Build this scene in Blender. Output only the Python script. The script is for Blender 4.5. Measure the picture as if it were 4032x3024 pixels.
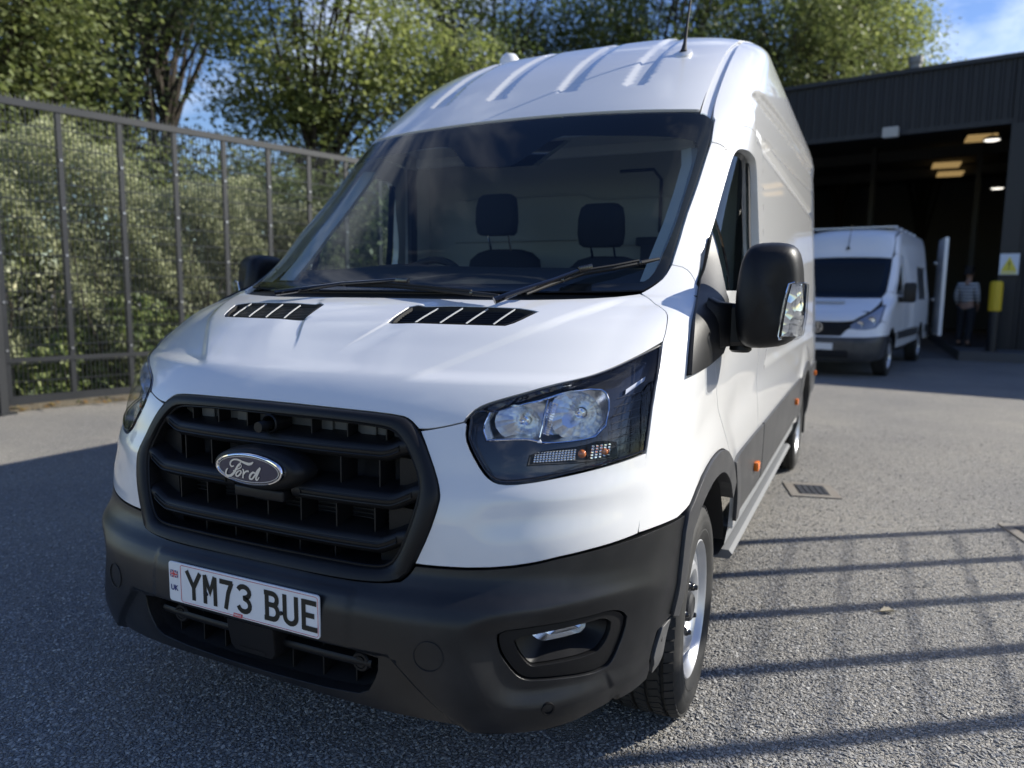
import bpy, bmesh, math, random
import numpy as np
from mathutils import Vector, Matrix
from mathutils.geometry import delaunay_2d_cdt
for _o in list(bpy.data.objects): bpy.data.objects.remove(_o)
SC = bpy.context.scene
COL = SC.collection
rad = math.radians
# ------------------------------------------------------------------ camera
CAM_LOC = (1.415, -2.312, 1.342)
YAW, PITCH, ROLL, FPX = -0.448, -0.123, 0.011, 2904.2
def cam_axes():
    cy, sy, cp, sp = math.cos(YAW), math.sin(YAW), math.cos(PITCH), math.sin(PITCH)
    f = Vector((sy*cp, cy*cp, sp)); r = Vector((cy, -sy, 0)); u = r.cross(f)
    cr, sr = math.cos(ROLL), math.sin(ROLL)
    return cr*r+sr*u, -sr*r+cr*u, f
_r, _u, _f = cam_axes()
cd = bpy.data.cameras.new('camera'); camo = bpy.data.objects.new('camera', cd); COL.objects.link(camo)
camo.matrix_world = Matrix(((_r.x, _u.x, -_f.x, CAM_LOC[0]), (_r.y, _u.y, -_f.y, CAM_LOC[1]), (_r.z, _u.z, -_f.z, CAM_LOC[2]), (0, 0, 0, 1)))
cd.sensor_width = 36; cd.lens = FPX/4032*36; cd.clip_start = .05; cd.clip_end = 900
cd.dof.use_dof = True; cd.dof.focus_distance = 2.05; cd.dof.aperture_fstop = 2.3
SC.camera = camo
# ------------------------------------------------------------------ world, sun, exposure
SUN_DIR = Vector((.704, .504, .515)).normalized()
W = bpy.data.worlds.new('World'); SC.world = W; W.use_nodes = True
nt = W.node_tree; nt.nodes.clear()
def N(nt, t, **k):
    n = nt.nodes.new(t)
    for a, b in k.items():
        if a.startswith('i_'):
            key = a[2:]; key = int(key) if key.isdigit() else key.replace('_', ' ')
            n.inputs[key].default_value = b
        else: setattr(n, a, b)
    return n
sky = N(nt, 'ShaderNodeTexSky', sky_type='NISHITA', sun_disc=False, sun_elevation=rad(30.8), sun_rotation=math.atan2(SUN_DIR.x, SUN_DIR.y), air_density=1.0, dust_density=.25, ozone_density=2.0)
tc = N(nt, 'ShaderNodeTexCoord')
mp = N(nt, 'ShaderNodeMapping'); mp.inputs['Scale'].default_value = (1, 1, 2.2); mp.inputs['Location'].default_value = (5, 1, .2)
nz = N(nt, 'ShaderNodeTexNoise', i_Scale=2.0, i_Detail=9, i_Roughness=.6, i_Distortion=.5)
cr = N(nt, 'ShaderNodeValToRGB'); cr.color_ramp.elements[0].position = .54; cr.color_ramp.elements[1].position = .80
mx = N(nt, 'ShaderNodeMixRGB'); mx.inputs[2].default_value = (9.0, 9.4, 10.0, 1)
bg = N(nt, 'ShaderNodeBackground', i_Strength=.10)
wo = N(nt, 'ShaderNodeOutputWorld')
L = nt.links.new
L(tc.outputs['Generated'], mp.inputs[0]); L(mp.outputs[0], nz.inputs['Vector']); L(nz.outputs[0], cr.inputs[0])
L(cr.outputs[0], mx.inputs[0]); hsv = N(nt, 'ShaderNodeHueSaturation', i_Saturation=1.20, i_Value=.86, i_Hue=.515); L(sky.outputs[0], hsv.inputs['Color']); L(hsv.outputs[0], mx.inputs[1]); L(mx.outputs[0], bg.inputs[0]); L(bg.outputs[0], wo.inputs[0])
sl = bpy.data.lights.new('sun', 'SUN'); sl.energy = 4.1; sl.angle = rad(.53); sl.color = (1, .955, .86)
so = bpy.data.objects.new('sun', sl); COL.objects.link(so); so.rotation_euler = SUN_DIR.to_track_quat('Z', 'Y').to_euler(); so.location = (20, 15, 20)
SC.render.engine = 'CYCLES'
vs = SC.view_settings; vs.view_transform = 'Standard'; vs.look = 'None'; vs.exposure = 0.93; vs.gamma = 1; vs.use_curve_mapping = False
SC.cycles.max_bounces = 8; SC.cycles.transparent_max_bounces = 16
# ------------------------------------------------------------------ helpers
def link(o, parent=None):
    COL.objects.link(o)
    if parent is not None: o.parent = parent
    return o
def tag(o, label=None, cat=None, group=None, kind=None):
    if label: o['label'] = label
    if cat: o['category'] = cat
    if group: o['group'] = group
    if kind: o['kind'] = kind
    return o
def empty(name, loc=(0, 0, 0), rz=0, label=None, cat=None, group=None):
    o = bpy.data.objects.new(name, None); o.location = loc; o.rotation_euler = (0, 0, rz); o.empty_display_size = .2
    link(o); return tag(o, label, cat, group)
def mesh_obj(name, verts, faces, m, parent=None, smooth=True, normals=None, kind=None, label=None):
    me = bpy.data.meshes.new(name)
    me.from_pydata([tuple(map(float, v)) for v in verts], [], [tuple(map(int, f)) for f in faces])
    if smooth: me.polygons.foreach_set('use_smooth', [True]*len(me.polygons))
    if m is not None: me.materials.append(m)
    me.update()
    if normals is not None: me.normals_split_custom_set_from_vertices([tuple(map(float, n)) for n in normals])
    o = bpy.data.objects.new(name, me); link(o, parent)
    return tag(o, label, kind=kind)
def copy_tree(o, parent=None, loc=None, rz=None):
    c = o.copy(); COL.objects.link(c)
    if parent is not None: c.parent = parent
    if loc is not None: c.location = loc
    if rz is not None: c.rotation_euler = (0, 0, rz)
    for ch in list(o.children): copy_tree(ch, c)
    return c
class MB:
    """collects shapes for one mesh"""
    def __init__(s): s.v = []; s.f = []
    def add(s, vs, fs):
        b = len(s.v); s.v += [tuple(map(float, v)) for v in vs]; s.f += [tuple(i+b for i in f) for f in fs]; return s
    def box(s, c, d, M=None, bev=0):
        x, y, z = d[0]/2, d[1]/2, d[2]/2
        if bev <= 0:
            vs = [(sx*x, sy*y, sz*z) for sx in (-1, 1) for sy in (-1, 1) for sz in (-1, 1)]
            fs = [(0, 1, 3, 2), (4, 6, 7, 5), (0, 4, 5, 1), (2, 3, 7, 6), (0, 2, 6, 4), (1, 5, 7, 3)]
        else:
            bm = bmesh.new(); bmesh.ops.create_cube(bm, size=1)
            for v in bm.verts: v.co = Vector((v.co.x*2*x, v.co.y*2*y, v.co.z*2*z))
            bmesh.ops.bevel(bm, geom=bm.edges[:], offset=bev, segments=2, affect='EDGES', profile=.6)
            bm.verts.ensure_lookup_table(); vs = [v.co.copy() for v in bm.verts]; fs = [[v.index for v in f.verts] for f in bm.faces]; bm.free()
        c = Vector(c); vs = [(M @ Vector(v) if M else Vector(v))+c for v in vs]
        return s.add(vs, fs)
    def tube(s, path, r, n=8, cap=True, closed=False):
        P = [Vector(p) for p in path]; k = len(P); rs = r if hasattr(r, '__len__') else [r]*k
        vs = []; up = None
        for i, p in enumerate(P):
            a = P[(i-1) % k] if (i > 0 or closed) else p; b = P[(i+1) % k] if (i < k-1 or closed) else p
            t = (b-a).normalized()
            if up is None:
                up = Vector((0, 0, 1)) if abs(t.z) < .9 else Vector((1, 0, 0))
            q = t.cross(up).normalized(); up = q.cross(t).normalized()
            for j in range(n):
                an = 2*math.pi*j/n; vs.append(p+rs[i]*(math.cos(an)*q+math.sin(an)*up))
        fs = []
        for i in range(k if closed else k-1):
            for j in range(n):
                a = i*n+j; b = i*n+(j+1) % n; i2 = (i+1) % k
                fs.append((a, b, i2*n+(j+1) % n, i2*n+j))
        if cap and not closed: fs += [tuple(range(n))[::-1], tuple((k-1)*n+j for j in range(n))]
        return s.add(vs, fs)
    def lathe(s, prof, n=48, axis='x', c=(0, 0, 0), cap=False):
        """prof: (axial, radius)"""
        vs = []; k = len(prof)
        for a, r in prof:
            for j in range(n):
                t = 2*math.pi*j/n; p, q = r*math.cos(t), r*math.sin(t)
                vs.append({'x': (a, p, q), 'y': (p, a, q), 'z': (p, q, a)}[axis])
        fs = [(i*n+j, i*n+(j+1) % n, (i+1)*n+(j+1) % n, (i+1)*n+j) for i in range(k-1) for j in range(n)]
        if cap: fs += [tuple(range(n))[::-1], tuple((k-1)*n+j for j in range(n))]
        c = Vector(c); return s.add([Vector(v)+c for v in vs], fs)
    def loft(s, loops, closed=True, capa=False, capb=False):
        n = len(loops[0]); vs = [v for l in loops for v in l]; fs = []
        for i in range(len(loops)-1):
            for j in range(n if closed else n-1):
                fs.append((i*n+j, i*n+(j+1) % n, (i+1)*n+(j+1) % n, (i+1)*n+j))
        if capa: fs.append(tuple(range(n))[::-1])
        if capb: fs.append(tuple((len(loops)-1)*n+j for j in range(n)))
        return s.add(vs, fs)
    def prism(s, poly, d):
        """poly: 3D loop, d: extrusion vector"""
        d = Vector(d); P = [Vector(p) for p in poly]
        return s.loft([P, [p+d for p in P]], True, True, True)
    def fixn(s):
        bm = bmesh.new(); me = bpy.data.meshes.new('t'); me.from_pydata(s.v, [], s.f); bm.from_mesh(me)
        bmesh.ops.recalc_face_normals(bm, faces=bm.faces[:])
        bm.verts.ensure_lookup_table(); s.v = [v.co.to_tuple() for v in bm.verts]; s.f = [tuple(v.index for v in f.verts) for f in bm.faces]; bm.free(); bpy.data.meshes.remove(me); return s
    def build(s, name, m, parent=None, smooth=True, angle=None, kind=None, label=None, fix=True):
        if fix and len(s.f) < 6000: s.fixn()
        o = mesh_obj(name, s.v, s.f, m, parent, smooth, kind=kind, label=label)
        if smooth: o.data.set_sharp_from_angle(angle=rad(angle or 38))
        return o
# ------------------------------------------------------------------ materials
def mat(name, col, rough=.5, metal=0, coat=0, coat_r=.04, bump=None, var=None, spec=.5, emis=None, trans=0, ior=1.45):
    m = bpy.data.materials.new(name); m.use_nodes = True; t = m.node_tree; b = t.nodes['Principled BSDF']
    b.inputs['Base Color'].default_value = (*col, 1); b.inputs['Roughness'].default_value = rough; b.inputs['Metallic'].default_value = metal
    b.inputs['Coat Weight'].default_value = coat; b.inputs['Coat Roughness'].default_value = coat_r; b.inputs['Specular IOR Level'].default_value = spec
    b.inputs['IOR'].default_value = ior
    if trans: b.inputs['Transmission Weight'].default_value = trans
    if emis: b.inputs['Emission Color'].default_value = (*emis[0], 1); b.inputs['Emission Strength'].default_value = emis[1]
    l = t.links.new
    if bump or var:
        c = N(t, 'ShaderNodeTexCoord')
    if bump:
        sc_, st, dist = bump
        nz = N(t, 'ShaderNodeTexNoise', i_Scale=sc_, i_Detail=3, i_Roughness=.6); bp = N(t, 'ShaderNodeBump', i_Strength=st, i_Distance=dist)
        l(c.outputs['Object'], nz.inputs['Vector']); l(nz.outputs[0], bp.inputs['Height']); l(bp.outputs[0], b.inputs['Normal'])
    if var:
        sc_, col2, lo, hi = var
        nv = N(t, 'ShaderNodeTexNoise', i_Scale=sc_, i_Detail=5, i_Roughness=.65); rp = N(t, 'ShaderNodeValToRGB')
        rp.color_ramp.elements[0].position = lo; rp.color_ramp.elements[1].position = hi
        rp.color_ramp.elements[0].color = (*col, 1); rp.color_ramp.elements[1].color = (*col2, 1)
        l(c.outputs['Object'], nv.inputs['Vector']); l(nv.outputs[0], rp.inputs[0]); l(rp.outputs[0], b.inputs['Base Color'])
    return m
def glass_mat(name, tint, refl=1.5, rough=.0):
    m = bpy.data.materials.new(name); m.use_nodes = True; t = m.node_tree; t.nodes.clear(); l = t.links.new
    tr = N(t, 'ShaderNodeBsdfTransparent'); tr.inputs[0].default_value = (*tint, 1)
    gl = N(t, 'ShaderNodeBsdfGlossy', i_Roughness=rough); fr = N(t, 'ShaderNodeFresnel', i_IOR=refl)
    mx = N(t, 'ShaderNodeMixShader'); o = N(t, 'ShaderNodeOutputMaterial')
    geo = N(t, 'ShaderNodeNewGeometry'); inv = N(t, 'ShaderNodeMath', operation='SUBTRACT', i_0=1.0); mul = N(t, 'ShaderNodeMath', operation='MULTIPLY')
    l(geo.outputs['Backfacing'], inv.inputs[1]); l(fr.outputs[0], mul.inputs[0]); l(inv.outputs[0], mul.inputs[1])
    l(mul.outputs[0], mx.inputs[0]); l(tr.outputs[0], mx.inputs[1]); l(gl.outputs[0], mx.inputs[2]); l(mx.outputs[0], o.inputs[0])
    return m
M = {}
M['white'] = mat('white_paint', (.72, .72, .715), .30, coat=1, coat_r=.025, var=(1.6, (.70, .70, .695), .45, .8))
M['plastic'] = mat('black_plastic', (.0075, .0076, .0086), .42, bump=(900, .3, .0006), var=(3.0, (.012, .012, .0122), .45, .75), spec=.34)
M['plastic_grey'] = mat('weathered_grey_plastic', (.040, .041, .044), .38, bump=(700, .25, .0006), var=(6.0, (.075, .075, .075), .45, .8))
M['bumper'] = mat('bumper_plastic', (.010, .0106, .0118), .34, bump=(900, .35, .0006), var=(5.0, (.026, .026, .027), .46, .8), spec=.55)
M['silver'] = mat('satin_reflector', (.84, .86, .89), .24, metal=1)
M['gloss_black'] = mat('gloss_black', (.006, .006, .008), .12, coat=.5)
M['frit'] = mat('black_glass_frit', (.003, .004, .007), .5, spec=.1)
M['dark'] = mat('dark_void', (.006, .006, .007), .8)
M['matte'] = mat('matte_black', (.012, .012, .013), .65)
M['rubber'] = mat('tyre_rubber', (.022, .022, .022), .68, bump=(300, .2, .001), var=(9.0, (.05, .048, .045), .5, .8))
M['vent_rib'] = mat('dull_silver', (.40, .41, .42), .4)
M['steel'] = mat('silver_painted_steel', (.55, .56, .58), .32, metal=.55, bump=(60, .06, .001))
M['chrome'] = mat('chrome', (.85, .86, .88), .06, metal=1)
M['facet'] = mat('faceted_reflector', (.86, .88, .92), .10, metal=1)
def facet_bump(m, sc_):
    t = m.node_tree; c = N(t, 'ShaderNodeTexCoord'); v = N(t, 'ShaderNodeTexVoronoi', i_Scale=sc_); bp = N(t, 'ShaderNodeBump', i_Strength=.35, i_Distance=.02); b = t.nodes['Principled BSDF']
    t.links.new(c.outputs['Object'], v.inputs['Vector']); t.links.new(v.outputs['Color'], bp.inputs['Height']); t.links.new(v.outputs['Distance'], bp.inputs['Height']); t.links.new(bp.outputs[0], b.inputs['Normal'])
facet_bump(M['facet'], 24)
M['blue'] = mat('badge_blue', (.004, .010, .045), .15, coat=1)
M['amber'] = mat('amber_lens', (.9, .20, .01), .2, coat=.6)
M['plate'] = mat('number_plate_white', (.74, .75, .76), .35)
M['plate_black'] = mat('plate_letter_black', (.01, .012, .01), .4)
M['red'] = mat('plate_red', (.62, .05, .06), .4)
M['flag_blue'] = mat('flag_blue', (.01, .02, .16), .4)
M['trim_pale'] = mat('pale_cab_trim', (.5, .51, .51), .75)
M['trim_dark'] = mat('dark_cab_trim', (.022, .023, .026), .7)
M['fabric'] = mat('dark_seat_fabric', (.016, .017, .022), .9, bump=(400, .3, .001))
M['bulkhead'] = mat('grey_bulkhead', (.34, .35, .335), .55)
M['glass'] = glass_mat('windscreen_glass', (.64, .71, .72), 1.33)
M['side_glass'] = glass_mat('tinted_side_glass', (.66, .72, .71), 1.5)
M['lens'] = glass_mat('clear_lens', (.93, .94, .96), 1.40, .045)
M['clear'] = glass_mat('clear_plastic', (.90, .92, .94), 1.7, .03)
# ------------------------------------------------------------------ free-form body surface, sliced by height
def pchip(tab):
    xs = np.array([a for a, b in tab], float); ys = np.array([b for a, b in tab], float); h = np.diff(xs); d = np.diff(ys)/h
    m = np.zeros_like(xs); m[0] = d[0]; m[-1] = d[-1]
    for i in range(1, len(xs)-1):
        if d[i-1]*d[i] > 0:
            w1 = 2*h[i]+h[i-1]; w2 = h[i]+2*h[i-1]; m[i] = (w1+w2)/(w1/d[i-1]+w2/d[i])
    def f(x):
        x = np.clip(np.asarray(x, float), xs[0], xs[-1]); i = np.clip(np.searchsorted(xs, x, side='right')-1, 0, len(xs)-2); t = (x-xs[i])/h[i]
        return (2*t**3-3*t**2+1)*ys[i]+(t**3-2*t**2+t)*h[i]*m[i]+(3*t**2-2*t**3)*ys[i+1]+(t**3-t**2)*h[i]*m[i+1]
    return f
def sstep(x, a, b):
    t = np.clip((np.asarray(x, float)-a)/(b-a), 0, 1); return t*t*(3-2*t)
def pip(P, poly):
    poly = np.asarray(poly); x, y = P[:, 0], P[:, 1]; ins = np.zeros(len(P), bool); j = len(poly)-1
    for i in range(len(poly)):
        xi, yi = poly[i]; xj, yj = poly[j]
        c = ((yi > y) != (yj > y)) & (x < (xj-xi)*(y-yi)/((yj-yi) if yj != yi else 1e-12)+xi)
        ins ^= c; j = i
    return ins
def seg_dist(P, poly):
    d = np.full(len(P), 1e9); n = len(poly); poly = np.asarray(poly)
    for i in range(n):
        a, b = poly[i], poly[(i+1) % n]; ab = b-a; t = np.clip(((P-a)@ab)/max(ab@ab, 1e-12), 0, 1)
        d = np.minimum(d, np.hypot(*(P-(a+t[:, None]*ab)).T))
    return d
def resample(poly, h):
    out = []; n = len(poly)
    for i in range(n):
        a = np.array(poly[i], float); b = np.array(poly[(i+1) % n], float); k = max(1, int(math.ceil(np.hypot(*(b-a))/h)))
        out += [a+(b-a)*j/k for j in range(k)]
    return np.array(out)
def smooth_loop(poly, it=1, keep=35):
    """round the corners that are not sharp"""
    P = np.array(poly, float)
    for _ in range(it):
        a = np.roll(P, 1, 0); b = np.roll(P, -1, 0); u = P-a; w = b-P
        ang = np.abs(np.degrees(np.arctan2(u[:, 0]*w[:, 1]-u[:, 1]*w[:, 0], (u*w).sum(1))))
        Q = []
        for i in range(len(P)):
            if ang[i] > keep: Q.append(P[i])
            else: Q += [P[i]-u[i]*.25, P[i]+w[i]*.25]
        P = np.array(Q)
    return P
def inset(P, g):
    P = np.asarray(P, float); ar = .5*np.sum(P[:, 0]*np.roll(P[:, 1], -1)-np.roll(P[:, 0], -1)*P[:, 1]); s = 1 if ar > 0 else -1
    e = np.roll(P, -1, 0)-P; e /= np.maximum(np.hypot(*e.T), 1e-9)[:, None]; nrm = s*np.stack([-e[:, 1], e[:, 0]], 1)
    n0 = np.roll(nrm, 1, 0); b = n0+nrm; l = np.maximum((b*b).sum(1), .5)
    return P+b*(2/l)[:, None]*g
class Body:
    def __init__(s, yf, xs, yc, nn, mm=2.5, disp=None):
        s.YF, s.XS, s.YC, s.NN = pchip(yf), pchip(xs), pchip(yc), pchip(nn); s.m = mm; s.disp = disp
        zz = np.linspace(yf[0][0], yf[-1][0], 1500); yy = s.YF(zz); s.zz = zz; s.vv = np.concatenate([[0], np.cumsum(np.hypot(np.diff(zz), np.diff(yy)))])
    def base(s, phi, z):
        sg = np.sign(phi); a = np.abs(phi); b = np.minimum(a, np.pi/2); si, c = np.sin(b), np.maximum(np.cos(b), 0); n = s.NN(z); m = s.m
        lo = np.zeros_like(b); hi = np.full_like(b, 1.6)
        for _ in range(34):
            r = (lo+hi)/2; v = (r*si)**n+(r*c)**m > 1; hi = np.where(v, r, hi); lo = np.where(v, lo, r)
        yc = s.YC(z); return np.stack([sg*r*si*s.XS(z), yc-r*c*(yc-s.YF(z))+np.maximum(a-np.pi/2, 0), z], -1)
    def raw(s, phi, z, off=0):
        return s.base(phi, z)
    def nrm0(s, phi, z, f):
        e = 2e-3; du = f(phi+e, z)-f(phi-e, z); zc = np.clip(z, s.zz[0]+e, s.zz[-1]-e); dv = f(phi, zc+e)-f(phi, zc-e)
        n = np.cross(du, dv); n /= np.maximum(np.linalg.norm(n, axis=-1), 1e-9)[..., None]; return n
    def surf(s, phi, z, off=0.0):
        p = s.base(phi, z); d = off
        if s.disp is not None: d = d+s.disp(p)
        return p+s.nrm0(phi, z, s.base)*np.asarray(d)[..., None] if np.ndim(d) else p+s.nrm0(phi, z, s.base)*d
    def normal(s, phi, z, off=0.0): return s.nrm0(phi, z, lambda a, b: s.surf(a, b, off))
    def fx(s, x, z):
        a = min(abs(x)/float(s.XS(z)), .9999); t = (1-a**float(s.NN(z)))**(1/s.m); return math.copysign(math.atan2(a, t), x)
    def sy(s, y, z):
        yc, yf = float(s.YC(z)), float(s.YF(z))
        if y >= yc: return math.pi/2+y-yc
        t = min((yc-y)/(yc-yf), .9999); return math.atan2((1-t**s.m)**(1/float(s.NN(z))), t)
    def U(s, phi): return np.sign(phi)*np.where(np.abs(phi) < np.pi/2, np.abs(phi)*.85, .85*np.pi/2+np.abs(phi)-np.pi/2)
    def Ui(s, u): a = np.abs(u); k = .85*np.pi/2; return np.sign(u)*np.where(a < k, a/.85, np.pi/2+a-k)
    def V(s, z): return np.interp(z, s.zz, s.vv)
    def Vi(s, v): return np.interp(v, s.vv, s.zz)
    def dom(s, pts):
        """(x, z) front points, ('s', y, z) side points -> unrolled domain"""
        out = []
        for p in pts:
            if p[0] == 's': ph, z = s.sy(p[1], p[2]), p[2]
            elif p[0] == 'm': ph, z = -s.sy(p[1], p[2]), p[2]
            else: ph, z = s.fx(p[0], p[1]), p[1]
            out.append((float(s.U(ph)), float(s.V(z))))
        return out
    def pt(s, x, z, off=0.0):
        ph = np.array([s.fx(x, z)]); return Vector(s.surf(ph, np.array([float(z)]), off)[0])
    def ptn(s, x, z):
        ph = np.array([s.fx(x, z)]); return Vector(s.normal(ph, np.array([float(z)]))[0])
    def loop3(s, pts, off=0.0, h=.03, g=0, sm=1):
        P = resample(smooth_loop(s.dom(pts), sm), h)
        if g: P = inset(P, g)
        return [Vector(q) for q in s.surf(s.Ui(P[:, 0]), s.Vi(P[:, 1]), off)]
    def panel(s, name, pts, m, parent, holes=(), off=0.0, gap=.0022, h=.016, skirt=.018, sm=1, mirror=False, hole_skirt=None, label=None, hole_sm=1, lines=()):
        outer = inset(resample(smooth_loop(s.dom(pts), sm), h), gap)
        hs = [inset(resample(smooth_loop(s.dom(q), hole_sm), h*.8), -gap) for q in holes]
        lo, hi = outer.min(0), outer.max(0)
        gx = np.arange(lo[0], hi[0], h); gy = np.arange(lo[1], hi[1], h*.866)
        X, Y = np.meshgrid(gx, gy); X = X+(np.arange(len(gy)) % 2)[:, None]*h/2; P = np.stack([X.ravel(), Y.ravel()], 1)
        P = P[pip(P, outer)]; P = P[seg_dist(P, outer) > .55*h]
        for q in hs:
            P = P[~pip(P, q)]; P = P[seg_dist(P, q) > .5*h]
        ln = []
        for q in lines:
            D = np.array(s.dom(q)); t = np.concatenate([[0], np.cumsum(np.hypot(*np.diff(D, axis=0).T))]); u = np.linspace(0, t[-1], max(2, int(t[-1]/(h*.9)))); L_ = np.stack([np.interp(u, t, D[:, 0]), np.interp(u, t, D[:, 1])], 1); L_ = L_[pip(L_, outer)]; ln.append(L_)
            dd = np.full(len(P), 1e9)
            for a_, b_ in zip(L_[:-1], L_[1:]):
                ab = b_-a_; tt = np.clip(((P-a_)@ab)/max(ab@ab, 1e-12), 0, 1); dd = np.minimum(dd, np.hypot(*(P-(a_+tt[:, None]*ab)).T))
            P = P[dd > .0015+.25*h]
        loops = [outer]+hs; allp = np.concatenate(loops+ln+[P]); edges = []; b = sum(len(q) for q in loops)
        for q in ln: edges += [(b+i, b+i+1) for i in range(len(q)-1)]; b += len(q)
        b = 0
        for lp in loops:
            k = len(lp); edges += [(b+i, b+(i+1) % k) for i in range(k)]; b += k
        vo, eo, fo, ov, oe, of = delaunay_2d_cdt([Vector(p) for p in allp], edges, [], 0, 1e-7)
        vo = np.array([tuple(v) for v in vo]); F = np.array([f for f in fo if len(f) == 3]); C = vo[F].mean(1)
        k = pip(C, outer)
        for q in hs: k &= ~pip(C, q)
        F = F[k]; a = vo[F]; ar = (a[:, 1, 0]-a[:, 0, 0])*(a[:, 2, 1]-a[:, 0, 1])-(a[:, 1, 1]-a[:, 0, 1])*(a[:, 2, 0]-a[:, 0, 0]); F[ar < 0] = F[ar < 0][:, ::-1]
        ph, z = s.Ui(vo[:, 0]), s.Vi(vo[:, 1]); X3 = s.surf(ph, z, off); N3 = s.normal(ph, z, off)
        V3 = [X3]; NN3 = [N3]; faces = [tuple(f) for f in F]; nb = len(X3)
        if skirt:
            for li, lp in enumerate(loops):
                sk = skirt if li == 0 or hole_skirt is None else hole_skirt
                pph, pz = s.Ui(lp[:, 0]), s.Vi(lp[:, 1]); p3 = s.surf(pph, pz, off); n3 = s.normal(pph, pz, off); kk = len(lp)
                t = np.roll(p3, -1, 0)-np.roll(p3, 1, 0); t /= np.maximum(np.linalg.norm(t, axis=1), 1e-9)[:, None]; e = np.cross(t, n3)
                arl = .5*np.sum(lp[:, 0]*np.roll(lp[:, 1], -1)-np.roll(lp[:, 0], -1)*lp[:, 1])
                if (arl < 0): e = -e
                if li > 0: e = -e
                rings = [(p3, n3*.7+e*.7), (p3-n3*min(.003, sk*.3)+e*0, e), (p3-n3*sk, e)]
                for q, nn in rings: V3.append(q); NN3.append(nn)
                flip = (arl > 0) != (li > 0)
                for r_ in range(2):
                    for i in range(kk):
                        A, B = nb+r_*kk+i, nb+r_*kk+(i+1) % kk; Cc, D = B+kk, A+kk
                        faces.append((A, D, Cc, B) if flip else (A, B, Cc, D))
                nb += 3*kk
        V3 = np.concatenate(V3); NN3 = np.concatenate(NN3); NN3 = NN3/np.maximum(np.linalg.norm(NN3, axis=1), 1e-9)[:, None]
        o = mesh_obj(name, V3, faces, m, parent, True, NN3, label=label)
        if not mirror: return o
        mv = V3*[-1, 1, 1]; mn = NN3*[-1, 1, 1]
        o2 = mesh_obj(name, mv, [f[::-1] for f in faces], m, parent, True, mn, label=label)
        return o, o2
def mir(pts):
    out = []
    for p in pts:
        if p[0] == 's': out.append(('m', p[1], p[2]))
        elif p[0] == 'm': out.append(('s', p[1], p[2]))
        else: out.append((-p[0], p[1]))
    return out
def sym(pts): return list(pts)+[q for q in mir(pts)[::-1] if not (q[0] not in ('s', 'm') and abs(q[0]) < 1e-6)]
def mirror_obj(o, parent=None, name=None):
    """mirrored twin of a part about the vehicle's centre plane (vertices mirrored, mesh of its own)"""
    me = o.data.copy(); n = len(me.vertices); a = np.empty(n*3); me.vertices.foreach_get('co', a); a = a.reshape(-1, 3); a[:, 0] *= -1; me.vertices.foreach_set('co', a.ravel())
    me.flip_normals(); me.update()
    c = o.copy(); c.data = me; COL.objects.link(c)
    if parent is not None: c.parent = parent
    for ch in list(o.children): mirror_obj(ch, c)
    return c
# ------------------------------------------------------------------ ground
def ground_mat():
    m = bpy.data.materials.new('asphalt'); m.use_nodes = True; t = m.node_tree; b = t.nodes['Principled BSDF']; l = t.links.new
    b.inputs['Roughness'].default_value = .82; b.inputs['Specular IOR Level'].default_value = .35
    c = N(t, 'ShaderNodeTexCoord')
    v = N(t, 'ShaderNodeTexVoronoi', i_Scale=85.0, feature='F1'); v2 = N(t, 'ShaderNodeTexVoronoi', i_Scale=85.0, feature='DISTANCE_TO_EDGE')
    n1 = N(t, 'ShaderNodeTexNoise', i_Scale=.45, i_Detail=6, i_Roughness=.65); n2 = N(t, 'ShaderNodeTexNoise', i_Scale=9.0, i_Detail=4)
    for q in (v, v2, n1, n2): l(c.outputs['Object'], q.inputs['Vector'])
    r = N(t, 'ShaderNodeValToRGB'); r.color_ramp.elements[0].color = (.235, .23, .218, 1); r.color_ramp.elements[1].color = (.40, .388, .36, 1)
    l(v.outputs['Color'], r.inputs[0])
    r1 = N(t, 'ShaderNodeValToRGB'); r1.color_ramp.elements[0].position = .3; r1.color_ramp.elements[1].position = .75; r1.color_ramp.elements[0].color = (.78, .78, .80, 1); r1.color_ramp.elements[1].color = (1.22, 1.17, 1.08, 1)
    l(n1.outputs[0], r1.inputs[0])
    mx = N(t, 'ShaderNodeMixRGB', blend_type='MULTIPLY', i_0=1.0); l(r.outputs[0], mx.inputs[1]); l(r1.outputs[0], mx.inputs[2])
    r2 = N(t, 'ShaderNodeValToRGB'); r2.color_ramp.elements[0].color = (.42, .41, .40, 1); r2.color_ramp.elements[1].position = .12; r2.color_ramp.elements[1].color = (1, 1, 1, 1)
    l(v2.outputs['Distance'], r2.inputs[0])
    mx2 = N(t, 'ShaderNodeMixRGB', blend_type='MULTIPLY', i_0=.75); l(mx.outputs[0], mx2.inputs[1]); l(r2.outputs[0], mx2.inputs[2]); l(mx2.outputs[0], b.inputs['Base Color'])
    ad = N(t, 'ShaderNodeMath', operation='MULTIPLY_ADD', i_1=.4); l(n2.outputs[0], ad.inputs[0])
    sm = N(t, 'ShaderNodeMath', operation='MINIMUM', i_1=.22); l(v2.outputs['Distance'], sm.inputs[0]); s2 = N(t, 'ShaderNodeMath', operation='MULTIPLY', i_1=4.0); l(sm.outputs[0], s2.inputs[0]); l(s2.outputs[0], ad.inputs[2])
    bp = N(t, 'ShaderNodeBump', i_Strength=.9, i_Distance=.007); l(ad.outputs[0], bp.inputs['Height']); l(bp.outputs[0], b.inputs['Normal'])
    return m
gm = ground_mat()
mb = MB(); mb.add([(-150, -90, 0), (150, -90, 0), (150, 320, 0), (-150, 320, 0)], [(0, 1, 2, 3)]); tag(mb.build('ground', gm, None, False, fix=False), kind='structure')
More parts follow.
